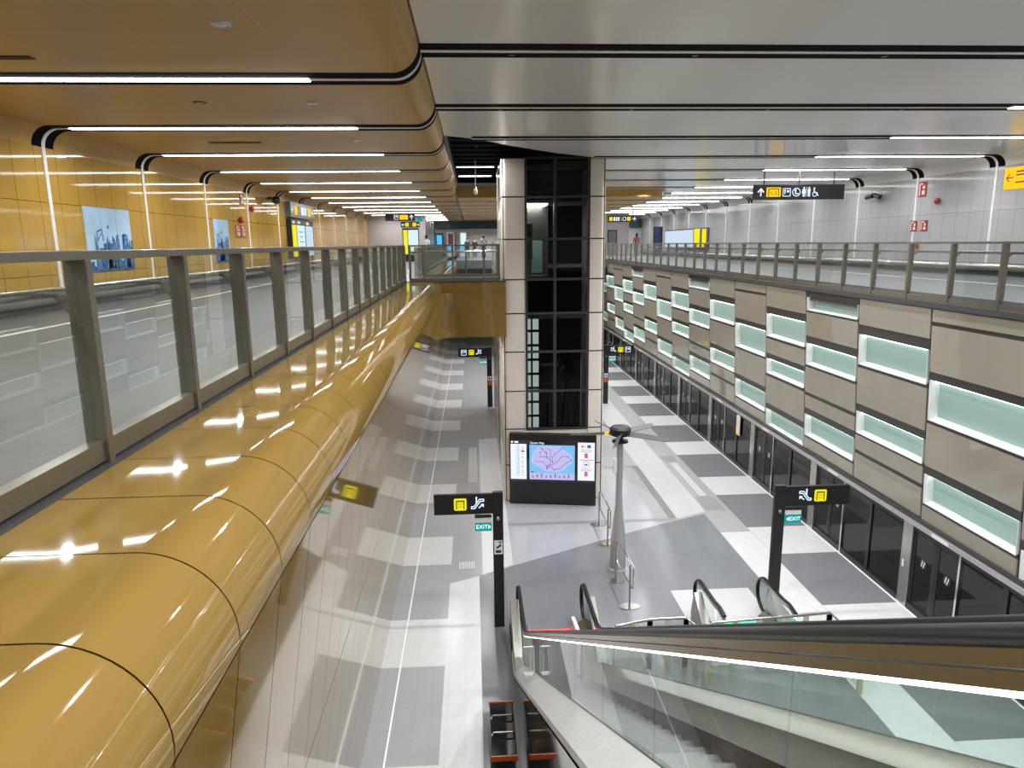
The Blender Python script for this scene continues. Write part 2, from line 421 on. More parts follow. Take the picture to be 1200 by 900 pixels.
# ------------------------------------------------------------------ lower left wall: gold bullnose panels
def bull_profile():
    p = [(-1.80, FZ), (-1.50, FZ), (-1.22, FZ)]
    a, b = 0.34, 0.335
    for i in range(1, 15):
        t = math.radians(98*i/14)
        p.append((-1.22 + a*math.sin(t), FZ - b*(1-math.cos(t))))
    return p
prof = bull_profile()
zb = prof[-1]; XB = -1.872
def lean(z): return zb[0] + (XB - zb[0])*(zb[1]-z)/zb[1]
wl = MB()
def profile_strip(mb, pts, y0, y1, m, inset=0.0):
    n = len(mb.v)
    P = [Vector(p) for p in pts]; Q = []
    for i, p in enumerate(P):
        d = (P[min(i+1,len(P)-1)] - P[max(i-1,0)]).normalized()
        Q.append(p + Vector((-abs(d.y) if True else 0, -abs(d.x)))*inset)
    for p in Q: mb.v += [(p.x,y0,p.y),(p.x,y1,p.y)]
    for i in range(len(Q)-1):
        a = n+2*i; mb.f.append((a,a+1,a+3,a+2)); mb.m.append(m)
sy = [1.81+0.577*k for k in range(-13, 107)]
zj = 4.36
for a, b in zip(sy, sy[1:]):
    profile_strip(wl, prof, a+0.004, b-0.004, 0)
    profile_strip(wl, [(lean(zb[1]-0.010), zb[1]-0.010), (lean(zj+0.006), zj+0.006)], a+0.004, b-0.004, 0)
    profile_strip(wl, [(lean(zj-0.006), zj-0.006), (lean(2.1), 2.1)], a+0.004, b-0.004, 0)
    profile_strip(wl, [(lean(2.09), 2.09), (XB, 0.0)], a+0.004, b-0.004, 0)
profile_strip(wl, prof+[(lean(zj), zj), (XB, 0.0)], sy[0], sy[-1], 1, 0.008)
wl.box(-1.95, -1.80, sy[0], sy[-1], 6.3, FZ+0.004, 2)
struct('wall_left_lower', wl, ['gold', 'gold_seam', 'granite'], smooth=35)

# upper left wall with its cove, upper right wall
w = MB(); w.box(XL-0.2, XL, Y0, Y1, FZ, 9.5)
struct('wall_left', w, 'gold_wall')
w = MB(); w.box(XR, XR+0.2, Y0, Y1, FZ, 9.83)
struct('wall_right', w, 'grey_wall')
for nm, x, sgn in (('baseboard_left', XL, 1), ('baseboard_right', XR, -1)):
    b = MB(); r = 0.13
    b.prism([(x, 7.10)] + [(x+sgn*(0.02+r*math.sin(t)), 6.97+r*math.cos(t)) for t in [PI*i/10 for i in range(11)]] + [(x, 6.84)], 'y', Y0, Y1, 0)
    b.box(x, x+sgn*0.05, Y0, Y1, FZ, 6.84, 1)
    struct(nm, b, ['steel', 'granite'], smooth=40)

# ceilings
def arc(cx, cz, r, a0, a1, n=8):
    return [(cx+r*math.cos(math.radians(a0+(a1-a0)*i/n)), cz+r*math.sin(math.radians(a0+(a1-a0)*i/n))) for i in range(n+1)]
left_cove = arc(XL+0.31, GOLD_Z-0.31, 0.31, 180, 90)          # wall -> ceiling
edge_rise = [(-0.91+0.33*math.sin(math.radians(t)), GOLD_Z+0.33*(1-math.cos(math.radians(t)))) for t in range(0, 91, 10)]
right_cove = arc(XR-0.31, GREY_Z-0.31, 0.31, 90, 0)
gold_path = left_cove + edge_rise
cg = MB(); profile_strip(cg, gold_path, Y0, Y1, 0); 
for p0, p1 in zip(gold_path, gold_path[1:]): pass
n_top = [(x, z+0.06) for x, z in gold_path]
profile_strip(cg, n_top, Y0, Y1, 0)
struct('ceiling_gold', cg, 'gold_ceiling', smooth=50)
ce = MB()
outline = [(-0.56,Y0),(14.95,Y0),(14.95,Y1),(9.0,Y1),(9.0,33.0),(7.0,32.2),(3.9,31.6),(3.9,20.55),(3.42,20.25),(2.2,19.2),(1.0,17.85),(0.3,16.9),(0.0,16.6),(-0.56,16.2)]
ce.prism(outline, 'z', GREY_Z, GREY_Z+0.4, 0)
profile_strip(ce, right_cove, Y0, Y1, 0)
for i in range(len(outline)):
    pass
for (a, b) in zip(outline[5:14], outline[6:14]):
    ce.hexa([(a[0],a[1],GREY_Z+0.01),(b[0],b[1],GREY_Z+0.01),(b[0]-0.02,b[1]+0.02,GREY_Z+0.01),(a[0]-0.02,a[1]+0.02,GREY_Z+0.01),
             (a[0],a[1],GREY_Z+0.36),(b[0],b[1],GREY_Z+0.36),(b[0]-0.02,b[1]+0.02,GREY_Z+0.36),(a[0]-0.02,a[1]+0.02,GREY_Z+0.36)], 1)
struct('ceiling', ce, ['grey_ceiling', 'black_matt'], smooth=50)
c2 = MB()
ol = [(-0.6,32.0),(7.4,32.0)] + [(7.4+1.6*math.sin(math.radians(t)), 33.6-1.6*math.cos(math.radians(t))) for t in range(15, 91, 15)] + [(9.0,Y1),(-0.6,Y1)]
c2.prism(ol, 'z', GOLD_Z, GOLD_Z+0.5, 0)
struct('ceiling_gold_far', c2, 'gold_ceiling')
rc = MB(); rc.box(-0.58, 9.0, 16.0, 33.0, 10.52, 10.6)
for i in range(14): rc.box(-0.5, 4.0, 18+i*1.0, 18.06+i*1.0, 10.47, 10.52)
struct('ceiling_recess', rc, 'black_matt')

# end walls
b = MB(); b.box(XL, XR, Y0-0.2, Y0, 0, 10.3); struct('wall_near', b, 'grey_plain')
b = MB(); b.box(-3.8, XR, Y1-0.2, Y1, FZ, 9.12, 0); b.box(-3.8, XR, Y1-0.5, Y1, 9.12, 9.8, 1)
b.box(-2.2, 9.3, Y1-0.2, Y1, 0, FZ, 0)
struct('wall_far', b, ['white_wall', 'teal_dark'])
b = MB(); b.box(XL, -3.25, 51.0, 51.3, FZ, GOLD_Z); b.box(-3.55, -3.25, 51.3, Y1, FZ, GOLD_Z); struct('wall_far_left', b, 'grey_plain')
b = MB(); b.box(9.3, 13.3, 60.0, 60.3, FZ, GREY_Z); struct('wall_far_right', b, 'grey_plain')
def door(n, x0, x1):
    d = MB(); d.box(x0, x1, 59.94, 60.0, FZ, 8.75, 0)
    o = struct('door_%d' % n, d, 'signgrey')
    f = MB(); f.box(x0-0.08, x0, 59.92, 60.0, FZ, 8.85); f.box(x1, x1+0.08, 59.92, 60.0, FZ, 8.85); f.box(x0-0.08, x1+0.08, 59.92, 60.0, 8.75, 8.85)
    f.build('door_frame', 'black', o)
    h = MB(); h.box(x1-0.25, x1-0.2, 59.88, 59.94, 7.7, 8.0); h.build('door_handle', 'steel', o)
door(1, 10.35, 11.0); door(2, 11.55, 12.2)
# tunnel behind the screen doors, wall under the right concourse
b = MB(); b.box(11.4, 11.6, Y0, Y1, -1, 2.4); b.box(9.35, 11.5, Y0, Y1, -1.2, -1.0); b.box(9.65, 11.5, Y0, Y1, 2.4, 2.6)
struct('wall_tunnel', b, 'black_matt')

# ------------------------------------------------------------------ right lower wall: panels and lit niches
def wx(z): return 9.04 + 0.053*(6.5-z)
TYPES = {
 'A': [('b',6.45,6.2),('b',6.12,5.2),('L',5.03,4.2),('b',4.13,3.24),('L',3.05,2.42),('b',2.36,2.06)],
 'B': [('b',6.45,5.85),('L',5.62,4.9),('b',4.83,3.95),('L',3.76,3.22),('b',3.17,2.8),('b',2.7,2.08)],
 'C': [('L',6.30,5.94),('b',5.89,5.25),('L',5.04,4.45),('b',4.38,3.68),('b',3.58,3.23),('L',3.04,2.44),('b',2.38,2.07)],
 'D': [('b',6.46,5.82),('L',5.6,4.9),('b',4.82,4.37),('L',4.2,3.73),('b',3.64,2.77),('L',2.58,2.03)]}
PW = 2.65
wr = MB()
ords = ['first','second','third','fourth','fifth','sixth','seventh','eighth','ninth','tenth','eleventh','twelfth','thirteenth','fourteenth','fifteenth','sixteenth','seventeenth','eighteenth','nineteenth','twentieth','twenty-first','twenty-second']
wr.hexa([(9.48,Y0,1.98),(9.62,Y0,1.98),(9.62,Y1,1.98),(9.48,Y1,1.98),(9.26,Y0,6.5),(9.62,Y0,6.5),(9.62,Y1,6.5),(9.26,Y1,6.5)], 1)
def plate(mb, ya, yb, z0, z1, d0, d1, m):
    """slab on the leaning panel plane; d0,d1 distances behind (+) the plane"""
    mb.hexa([(wx(z0)+d0,ya,z0),(wx(z0)+d1,ya,z0),(wx(z0)+d1,yb,z0),(wx(z0)+d0,yb,z0),
             (wx(z1)+d0,ya,z1),(wx(z1)+d1,ya,z1),(wx(z1)+d1,yb,z1),(wx(z1)+d0,yb,z1)], m)
niches = []
for k in range(-5, 19):
    ya = 13.35 + PW*k; yb = ya + PW
    ty = 'ABCD'[(k + 1) % 4]
    cells = TYPES[ty]
    plate(wr, ya-0.025, ya+0.025, 1.98, 6.5, 0.03, 0.24, 1)      # dark vertical joint
    prevb = 6.5
    for t, zt, zbm in cells:
        if t == 'b':
            plate(wr, ya+0.03, yb-0.03, zbm, zt, 0.0, 0.24, 0)
        else:
            niches.append((k, ya+0.05, yb-0.05, zbm, zt, cells))
        prevb = zbm
    edges = [6.5] + [q for c_ in cells for q in c_[1:]] + [1.98]
    for hi, lo in zip(edges[0::2], edges[1::2]):
        if hi-lo > 0.005: plate(wr, ya+0.03, yb-0.03, lo, hi, 0.02, 0.24, 1)
wr.box(9.0, 9.3, Y0, Y1, 6.47, 6.58, 2)
wr.box(9.22, 9.45, Y0, Y1, 1.97, 2.06, 1)
struct('wall_right_lower', wr, ['panel', 'panel_gap', 'granite'])
seen = {}
for k, ya, yb, z0, z1, cells in niches:
    seen[k] = seen.get(k, 0) + 1
    tot = sum(1 for c in cells if c[0] == 'L')
    rank = {1: 'upper', tot: 'lowest'}.get(seen[k], 'middle') if tot == 3 else {1: 'upper', 2: 'lower'}[seen[k]]
    col = k + 2
    if k < -2: where = 'in the %s panel column past the right photo edge' % ords[-k-3]
    else: where = 'in the %s panel column from right' % ords[col]
    t = thing('lit_niche', '%s mint lit glass niche %s' % (rank, where), 'light niche', (wx(z0)+0.1, (ya+yb)/2, z0), 'lit niches in the right panel wall')
    f = MB()
    D = 0.17
    plate(f, yb-0.075, yb, z0, z1, -0.004, D, 0)                 # far jamb
    plate(f, ya, ya+0.012, z0, z1, -0.004, D, 0)
    f.hexa([(wx(z0)-0.004,ya,z0),(wx(z0)+D,ya,z0),(wx(z0)+D,yb,z0),(wx(z0)-0.004,yb,z0),
            (wx(z0)-0.004,ya,z0+0.02),(wx(z0)+D,ya,z0+0.075),(wx(z0)+D,yb,z0+0.075),(wx(z0)-0.004,yb,z0+0.02)], 0)
    f.build('niche_frame', 'niche_white', t)
    g = MB(); plate(g, ya+0.012, yb-0.075, z0+0.05, z1, D-0.01, D+0.01, 0)
    g.build('frosted_pane', 'niche', t)
    l = MB(); plate(l, ya+0.02, yb-0.08, z1-0.028, z1-0.004, 0.07, 0.13, 0)
    l.build('led_strip', 'led_box', t)

# ------------------------------------------------------------------ ceiling light strips
HW = 0.31
DLP = 68
TLP = 34
def fill_lamp(x, y, z, parent, power, size=0.16, spread=100):  # added fill light, every use is extra brightness
    l = bpy.data.lights.new('fill_lamp', 'AREA'); l.shape = 'DISK'; l.size = size; l.energy = power; l.spread = math.radians(spread); l.color = (0.96, 0.98, 1.0)
    o = bpy.data.objects.new('fill_lamp', l); COL.objects.link(o); o.parent = parent
    o.location = Vector((x, y, z)) - wloc(parent)
    return o
def between(path, xa, xb):
    return [p for p in path if xa <= p[0] <= xb]
for i, y in enumerate(STRIP_Y):
    if y < 9: lab = 'black edged ceiling light strip overhead, %s before the nearest one shown' % ords[2-i]
    else: lab = 'black edged light strip across the ceiling, %s from the camera' % ords[i-3]
    t = thing('ceiling_light', lab, 'ceiling light', (0, y, GOLD_Z), 'light strips across the ceiling')
    far = y > 32
    if far:
        rise = [(9.02, GOLD_Z), (9.03, GREY_Z)]
        runs = [left_cove + [(8.98, GOLD_Z)], [(9.04, GREY_Z)] + right_cove]
    elif y > 20.4: runs = [gold_path, [(3.92, GREY_Z)] + right_cove]
    elif y > 17: runs = [gold_path, [(3.44, GREY_Z)] + right_cove]
    elif y > 16: runs = [gold_path, [(0.05, GREY_Z)] + right_cove]
    else: runs = [gold_path + right_cove]
    ch = MB(); tr = MB()
    for r in runs:
        ch.sweep(r, 1, (y-HW, y+HW), 0.006, 0)
        tr.sweep(r, 1, (y-0.048, y+0.048), 0.014, 0)
    if not 28.7 < y < 32.7: tr.sweep([(XL, 7.08), (XL, GOLD_Z-0.31)], 1, (y-0.048, y+0.048), 0.014, 0)
    tr.sweep([(XR, GREY_Z-0.31), (XR, 7.08)], 1, (y-0.048, y+0.048), 0.014, 0)
    ch.build('channel', 'black_matt', t, smooth=40)
    tr.build('white_line', 'trim_white', t, smooth=40)
    a = MB(); a.box(-6.78, -1.95, y-0.078, y+0.078, GOLD_Z-0.020, GOLD_Z-0.012); a.build('lit_tube', 'led', t)
    a = MB(); a.box(9.85, 14.75, y-0.078, y+0.078, GREY_Z-0.020, GREY_Z-0.012); a.build('lit_tube', 'led', t)
    for x in (-5.6, -3.2): fill_lamp(x, y, GOLD_Z-0.023, t, TLP, 0.12, 170)  # lamps added on the tubes to make up the strips' output
    for x in (11.1, 13.5): fill_lamp(x, y, GREY_Z-0.023, t, TLP, 0.12, 170)
for i, y in enumerate(STRIP_Y):
    for j, x in enumerate((0.55, 2.9, 5.4, 7.9)):  # added fill lights over the platform, shaped as small downlights
        if 16 < y < 33 and (x > 1 or y < 17 or y > 30) and x < 4: continue
        zc = GOLD_Z if y > 32 and x < 9 else GREY_Z
        if 17 < y < 33 and x < 1: x, zc = 0.2, 10.47
        t = thing('channel_fill_light', 'small round fill light added in the black ceiling channel above the platform', 'ceiling light', (x, y, zc-0.02), 'fill lights added in the black ceiling channels')
        a = MB(); a.lathe((x, y+0.17, zc-0.016), [(0.030,0.0),(0.042,0.003),(0.042,0.010)], seg=16); a.build('ring', 'black', t)
        fill_lamp(x, y+0.17, zc-0.02, t, DLP, 0.06, 140)
for x, y in ((-0.9, 20.9), (0.2, 20.9), (-0.9, 22.5), (0.2, 22.5)):  # fill lights added to brighten the floor below the bridge
    t = thing('bridge_fill_light', 'small round fill light added under the gold bridge', 'ceiling light', (x, y, 5.12), 'fill lights added under the gold bridge')
    a = MB(); a.lathe((x, y, 5.125), [(0.03,0.0),(0.042,0.003),(0.042,0.012)], seg=16); a.build('ring', 'black', t)
    fill_lamp(x, y, 5.12, t, 14, 0.06, 150)
for y, nm in ((25.1, 'nearer'), (28.4, 'farther')):
    t = thing('recess_light', '%s short white light in the black ceiling recess left of the lift' % nm, 'ceiling light', (0.2, y, 10.45), 'short lights in the ceiling recess')
    a = MB(); a.box(-0.5, 0.85, y-0.08, y+0.08, 10.40, 10.47); a.build('housing', 'black', t)
    a = MB(); a.box(-0.46, 0.81, y-0.05, y+0.05, 10.39, 10.40); a.build('lit_tube', 'led', t)

# ------------------------------------------------------------------ railings
def post(mb, x, y, z0, z1, wx_=0.10, wy=0.06): mb.box(x-wx_/2, x+wx_/2, y-wy/2, y+wy/2, z0, z1)
def railing_y(label, x, ys, z0, z1, side, pw=(0.11, 0.055), hand=True, mat='bronze'):
    """glass railing along Y; side=+1 when its corridor lies on +x"""
    t = thing('glass_railing', label, 'railing', (x, (ys[0]+ys[-1])/2, z0))
    a = MB(); a.box(x-0.045, x+0.045, ys[0]-0.03, ys[-1]+0.03, z1-0.045, z1); a.build('top_rail', mat, t, bevel=0.006)
    a = MB(); a.box(x-0.035, x+0.035, ys[0], ys[-1], z0, z0+0.10); a.build('base_channel', mat, t)
    for y in ys:
        p = MB(); post(p, x, y, z0-0.02, z1-0.04, *pw); p.build('post', mat, t, bevel=0.005)
    for a0, a1 in zip(ys, ys[1:]):
        g = MB(); g.box(x-0.006, x+0.006, a0+pw[1]/2, a1-pw[1]/2, z0+0.08, z1-0.045); g.build('glass_pane', 'glass', t)
    if hand:
        hx = x + side*0.13; hz = z1-0.20
        h = MB(); h.tube([(hx, ys[0], hz), (hx, ys[-1], hz)], 0.026, seg=12); h.build('handrail', 'steel', t, smooth=40)
        for y in ys:
            k = MB(); k.hexa([(x+side*0.05,y-0.012,hz-0.10),(x+side*0.06,y-0.012,hz-0.10),(x+side*0.06,y+0.012,hz-0.10),(x+side*0.05,y+0.012,hz-0.10),
                              (x+side*0.05,y-0.012,hz-0.01),(hx,y-0.012,hz-0.02),(hx,y+0.012,hz-0.02),(x+side*0.05,y+0.012,hz-0.01)])
            k.build('bracket', 'steel', t)
    return t
railing_y('warm steel and glass railing above the gold curved ledge on the left', -1.885, [3.5+1.155*k for k in range(-3, 15)], FZ+0.02, 7.79, -1)
railing_y('long dark steel and glass railing above the panel wall with lit niches', 9.12, [11.7+1.31*k for k in range(-8, 38)], 6.58, 7.75, 1, (0.10, 0.07))
def railing_x(label, y, xs, z0, z1, mat='bronze', hand=True):
    t = thing('glass_railing', label, 'railing', ((xs[0]+xs[-1])/2, y, z0))
    a = MB(); a.box(xs[0]-0.03, xs[-1]+0.03, y-0.04, y+0.04, z1-0.045, z1); a.build('top_rail', mat, t)
    a = MB(); a.box(xs[0], xs[-1], y-0.03, y+0.03, z0, z0+0.09); a.build('base_channel', mat, t)
    for x in xs:
        p = MB(); post(p, x, y, z0, z1-0.04, 0.06, 0.10); p.build('post', mat, t)
    for a0, a1 in zip(xs, xs[1:]):
        g = MB(); g.box(a0+0.03, a1-0.03, y-0.006, y+0.006, z0+0.08, z1-0.045); g.build('glass_pane', 'glass', t)
    if hand:
        h = MB(); h.tube([(xs[0], y+0.12, z1-0.2), (xs[-1], y+0.12, z1-0.2)], 0.024); h.build('handrail', 'steel', t, smooth=40)
    return t

# bridge from the gold wall to the lift
br = MB()
for a, b_ in ((-1.5, -0.565), (-0.555, 0.405), (0.415, 0.95)):
    br.box(a, b_, 20.35, 20.40, 5.13, 6.44, 0); br.box(a, b_, 20.35, 20.40, 6.45, 6.72, 0)
br.box(-1.8, 0.95, 20.39, 23.2, 5.14, 6.73, 1)
br.prism([(-1.3,20.395)] + [(-0.56-0.55*math.sin(math.radians(q)), 20.355-0.75*(1-math.cos(math.radians(q)))) for q in range(90,-1,-10)][0:0] + [(-1.28,19.55)] + [(-0.50-0.52*math.cos(math.radians(q)), 19.72+0.63*math.sin(math.radians(q))) for q in range(0,91,10)] + [(-0.50,20.395)], 'z', 5.13, 6.44, 0)
br.box(-1.9, 0.95, 20.33, 23.3, 6.72, 6.76, 2)
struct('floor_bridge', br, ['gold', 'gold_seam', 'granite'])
railing_x('short glass railing on the gold bridge beside the lift column', 20.45, [-1.78, -1.40, -0.56, 0.33, 0.76], 6.76, 7.79)
railing_x('farther glass railing across the back edge of the gold bridge', 23.15, [-1.5, -0.2, 0.8], 6.76, 7.79)
railing_y('dark glass railing of the second void far beyond the bridge', -1.885, [24.0+1.4*k for k in range(0, 16)], FZ+0.02, 7.72, -1, mat='steel')

# ------------------------------------------------------------------ lift column
t = thing('lift_shaft', 'tall cream column with black glass lift shaft behind the information totem', 'lift shaft', (2.4, 21.8, 0))
SEAM = [0.0, 1.15, 2.28, 3.45, 4.64, 5.78, 6.77, 7.92, 9.10, 10.16]
CYF = 20.5
def column_panel(z0, z1, left):
    a = MB()
    if left:
        poly = [(1.53,CYF),(1.0,CYF)] + [(1.0-0.14*math.sin(math.radians(q)), CYF+0.14-0.14*math.cos(math.radians(q))) for q in range(15,91,15)] + [(0.86,24.0),(1.02,24.0),(1.02,CYF+0.2),(1.53,CYF+0.2)]
    else:
        poly = [(3.40,CYF),(3.72,CYF)] + [(3.72+0.15*math.sin(math.radians(q)), CYF+0.15-0.15*math.cos(math.radians(q))) for q in range(15,91,15)] + [(3.87,24.0),(3.72,24.0),(3.72,CYF+0.2),(3.40,CYF+0.2)]
    a.prism(poly, 'z', z0+0.02, z1-0.02)
    a.build('cream_panel', 'cream', t, smooth=40)
for z0, z1 in zip(SEAM, SEAM[1:]):
    column_panel(z0, z1, True); column_panel(z0, z1, False)
a = MB()
a.box(0.89, 1.50, CYF+0.03, CYF+0.19, 0, 10.14); a.box(3.43, 3.84, CYF+0.03, CYF+0.19, 0, 10.14)
a.box(0.90, 1.0, CYF+0.2, 23.98, 0, 10.14); a.box(3.74, 3.83, CYF+0.2, 23.98, 0, 10.14)
a.build('backing_frame', 'panel_gap', t)
a = MB()
for x in (1.555, 2.40, 3.375): a.box(x-0.035, x+0.035, CYF-0.03, CYF+0.07, 2.3, 10.14)
for z in SEAM[2:]: a.box(1.53, 3.40, CYF-0.025, CYF+0.06, z-0.035, z+0.035)
a.build('mullion_grid', 'panel_gap', t)
for xa, xb in ((1.59, 2.365), (2.435, 3.34)):
    for z0, z1 in zip(SEAM[2:], SEAM[3:]):
        g = MB(); g.box(xa, xb, CYF+0.0, CYF+0.012, z0+0.03, z1-0.03); g.build('glass_pane', 'glass_shaft', t)
a = MB(); a.box(1.55, 3.38, CYF, CYF+0.1, 0, 2.25); a.build('base_panel', 'cream', t)
a = MB(); a.box(1.05, 3.70, 23.9, 24.0, 0, 10.14); a.build('back_wall', 'black_matt', t)
a = MB()
for x in (1.75, 2.02):
    for j in range(9): a.box(x, x+0.2, 23.84, 23.89, 0.9+j*0.5, 1.3+j*0.5)
a.build('rear_window_slots', 'white_e', t)
a = MB()
for x in (1.2, 2.55, 3.6): a.box(x, x+0.05, 22.3, 22.36, 0.1, 10.0)
for z in (5.3, 7.0, 9.0): a.box(1.05, 3.7, 23.5, 23.56, z, z+0.12)
a.build('guide_rails', 'alu', t)
lc = thing('lift_car', 'lift car with pale doors seen through the dark shaft glass', 'lift car', (2.0, 22.6, 6.78))
a = MB(); a.box(1.35, 2.5, 21.9, 23.4, 6.72, 6.80); a.box(1.35, 2.5, 21.9, 23.4, 9.0, 9.1); a.box(1.35, 1.39, 21.9, 23.4, 6.8, 9.0)
a.box(1.35, 2.5, 23.36, 23.4, 6.8, 9.0); a.build('cabin', 'steel', lc)
a = MB(); a.box(1.95, 2.3, 23.30, 23.36, 6.85, 7.9); a.build('door_leaf', 'niche', lc)
a = MB(); a.box(1.5, 2.35, 22.0, 23.2, 8.95, 8.99); a.build('cabin_light', 'cabin_led', lc)
a = MB(); a.box(1.62, 1.86, 21.92, 21.96, 7.3, 8.4); a.build('control_panel', 'signgrey', lc)

# ------------------------------------------------------------------ information totem
t = thing('information_totem', 'wide black totem with three lit screens before the lift column', 'information display', (2.26, 20.1, 0))
A_ = Vector((0.99, 20.27, 0)); B_ = Vector((3.56, 19.83, 0)); U = (B_-A_).normalized(); W = (B_-A_).length
fb = Face(A_, U, (0,0,1))
mb = MB(); fb.rect(mb, 0, W, 0.0, 2.22, -0.18, 0.0); mb.build('cabinet', 'black', t, bevel=0.02)
mb = MB(); fb.rect(mb, 0.02, W-0.02, 0.72, 2.02, 0.0, 0.006); mb.build('bezel', 'black_gloss', t)
def su(x): return (x-597)/100.0*W
def screen(x0, x1, z0, z1, mat):
    mb = MB(); fb.rect(mb, su(x0), su(x1), z0, z1, 0.006, 0.010); return mb.build('screen', mat, t)
s1 = screen(598.6, 617, 0.80, 1.90, 'screen_w')
s2 = screen(620.5, 672.6, 0.80, 1.88, 'screen_sea')
s3 = screen(676, 695.2, 0.80, 1.98, 'screen_w')
mb = MB()
for j in range(20):
    z = 1.84 - j*0.048
    fb.rect(mb, su(604.2), su(604.9), z, z+0.012, 0.010, 0.012); fb.rect(mb, su(606), su(609), z, z+0.012, 0.010, 0.012)
    if j % 3: fb.rect(mb, su(611), su(614), z-0.01, z, 0.010, 0.012)
fb.rect(mb, su(610.5), su(615), 1.66, 1.70, 0.010, 0.012)
mb.build('timetable', 'screen_grey', s1)
mb = MB(); fb.line(mb, [(su(601.8),1.96),(su(599.4),1.96)], 0.018, 0.006, 0.010); fb.line(mb, [(su(600.4),1.99),(su(599.4),1.96),(su(600.4),1.93)], 0.018, 0.006, 0.010); fb.rect(mb, su(603.2), su(607.5), 1.935, 1.985, 0.006, 0.010); mb.build('heading_arrow', 'white_e', t)
text('System Map', t, 'lettering', 'white_e', fb.P(su(629.5), 1.94, 0.011), U, (0,0,1), 0.06)
mx0, mx1, mz0, mz1 = su(620.5), su(672.6), 0.80, 1.88
def mp(a, b): return (mx0+(mx1-mx0)*a, mz0+(mz1-mz0)*b)
coast = [(.03,.62),(.1,.85),(.2,.97),(.68,.97),(.80,.84),(.93,.72),(.96,.52),(.86,.44),(.76,.30),(.66,.24),(.36,.24),(.22,.36),(.05,.47)]
mb = MB(); fb.poly(mb, [mp(*q) for q in coast], 0.010, 0.0115); mb.build('coast_print', 'screen_land2', s2)
mb = MB(); fb.poly(mb, [mp(.5+(a-.5)*.9, .6+(b-.6)*.9) for a, b in coast], 0.0115, 0.0125)
fb.rect(mb, mx0, mx1, mz0, mz0+0.20, 0.010, 0.0125); mb.build('island_print', 'screen_land', s2)
mb = MB()
lines = [[(.24,.92),(.38,.78),(.38,.65),(.50,.52)],[(.24,.80),(.24,.66),(.40,.66)],[(.40,.90),(.46,.86),(.46,.45),(.38,.38),(.38,.30)],[(.72,.92),(.50,.66),(.52,.50)],
         [(.14,.52),(.30,.52),(.40,.36)],[(.40,.34),(.60,.52),(.72,.68),(.86,.68),(.92,.58)],[(.54,.28),(.66,.32),(.84,.52),(.92,.56)],[(.28,.90),(.38,.74)],[(.4,.42),(.5,.34),(.6,.30)]]
for ln in lines: fb.line(mb, [mp(*q) for q in ln], 0.012, 0.0125, 0.014)
for ln in lines:
    for q in ln: c_ = mp(*q); fb.disc(mb, c_[0], c_[1], 0.016, 0.0125, 0.0145, k=8)
for q in range(9): fb.rect(mb, mx0+0.08+q*0.135, mx0+0.115+q*0.135, mz0+0.06, mz0+0.12+0.03*(q%3), 0.0125, 0.014)
fb.rect(mb, mx0+0.05, mx0+0.12, mz0+0.22, mz0+0.26, 0.0125, 0.014)
mb.build('network_lines', 'screen_ink', s2)
mb = MB(); cx = su(685.5)
for z in (1.50, 0.93):
    fb.rrect(mb, cx-0.05, cx+0.05, z, z+0.15, 0.02, 0.010, 0.012)
fb.ring(mb, cx, 1.30, 0.10, 0.014, 0.010, 0.012)
mb.build('red_icons', 'screen_red', s3)
mb = MB()
fb.line(mb, [(cx-0.02,1.86),(cx-0.14,1.86)], 0.018, 0.010, 0.012); fb.line(mb, [(cx-0.10,1.90),(cx-0.14,1.86),(cx-0.10,1.82)], 0.018, 0.010, 0.012)
fb.rrect(mb, cx+0.03, cx+0.14, 1.81, 1.91, 0.02, 0.010, 0.012)
fb.rect(mb, su(678), su(693.5), 1.43, 1.445, 0.010, 0.012)
fb.rrect(mb, cx-0.05, cx+0.05, 1.27, 1.32, 0.02, 0.012, 0.013)
for z in (1.74, 1.69, 1.15, 1.10): fb.rect(mb, cx-0.15, cx+0.15, z, z+0.012, 0.010, 0.012)
mb.build('notice_print', 'screen_grey', s3)

# ------------------------------------------------------------------ signs on posts
def icon_wayout(f, x, z, s, parent, yname='yellow'):
    mb = MB(); f.rrect(mb, x, x+s, z, z+s, s*0.12, 0, 0.006); o = mb.build('way_out_plate', yname, parent)
    mb = MB(); f.line(mb, [(x+s*.2,z+s*.12),(x+s*.2,z+s*.8),(x+s*.8,z+s*.8),(x+s*.8,z+s*.12)], s*0.09, 0.006, 0.008); f.rect(mb, x+s*.2, x+s*.8, z+s*.72, z+s*.84, 0.006, 0.0085)
    mb.build('door_mark', 'olive_ink', o)
    text('WAY', o, 'lettering', 'olive_ink', f.P(x+s*.5, z+s*.54, 0.007), f.u, f.v, s*0.13)
    text('OUT', o, 'lettering', 'olive_ink', f.P(x+s*.5, z+s*.30, 0.007), f.u, f.v, s*0.13)
def icon_escalator(f, x, z, s, parent, flip=False):
    mb = MB(); q = (lambda a: x+s-s*a) if flip else (lambda a: x+s*a)
    pts = [(.03,.12),(.28,.12),(.72,.70),(.98,.70),(.98,.86),(.66,.86),(.22,.28),(.03,.28),(.03,.12)]
    f.line(mb, [(q(a), z+s*b) for a, b in pts], s*0.07, 0, 0.006)
    f.line(mb, [(q(.42), z+s*.92), (q(.42), z+s*.56)], s*0.10, 0, 0.006)
    f.disc(mb, q(.42), z+s*1.0, s*0.07, 0, 0.006)
    f.line(mb, [(q(.60), z+s*.18), (q(.92), z+s*.42)], s*0.08, 0, 0.006)
    f.poly(mb, [(q(.98), z+s*.50), (q(.72), z+s*.46), (q(.98), z+s*.2)], 0, 0.006)
    mb.build('escalator_icon', 'icon', parent)
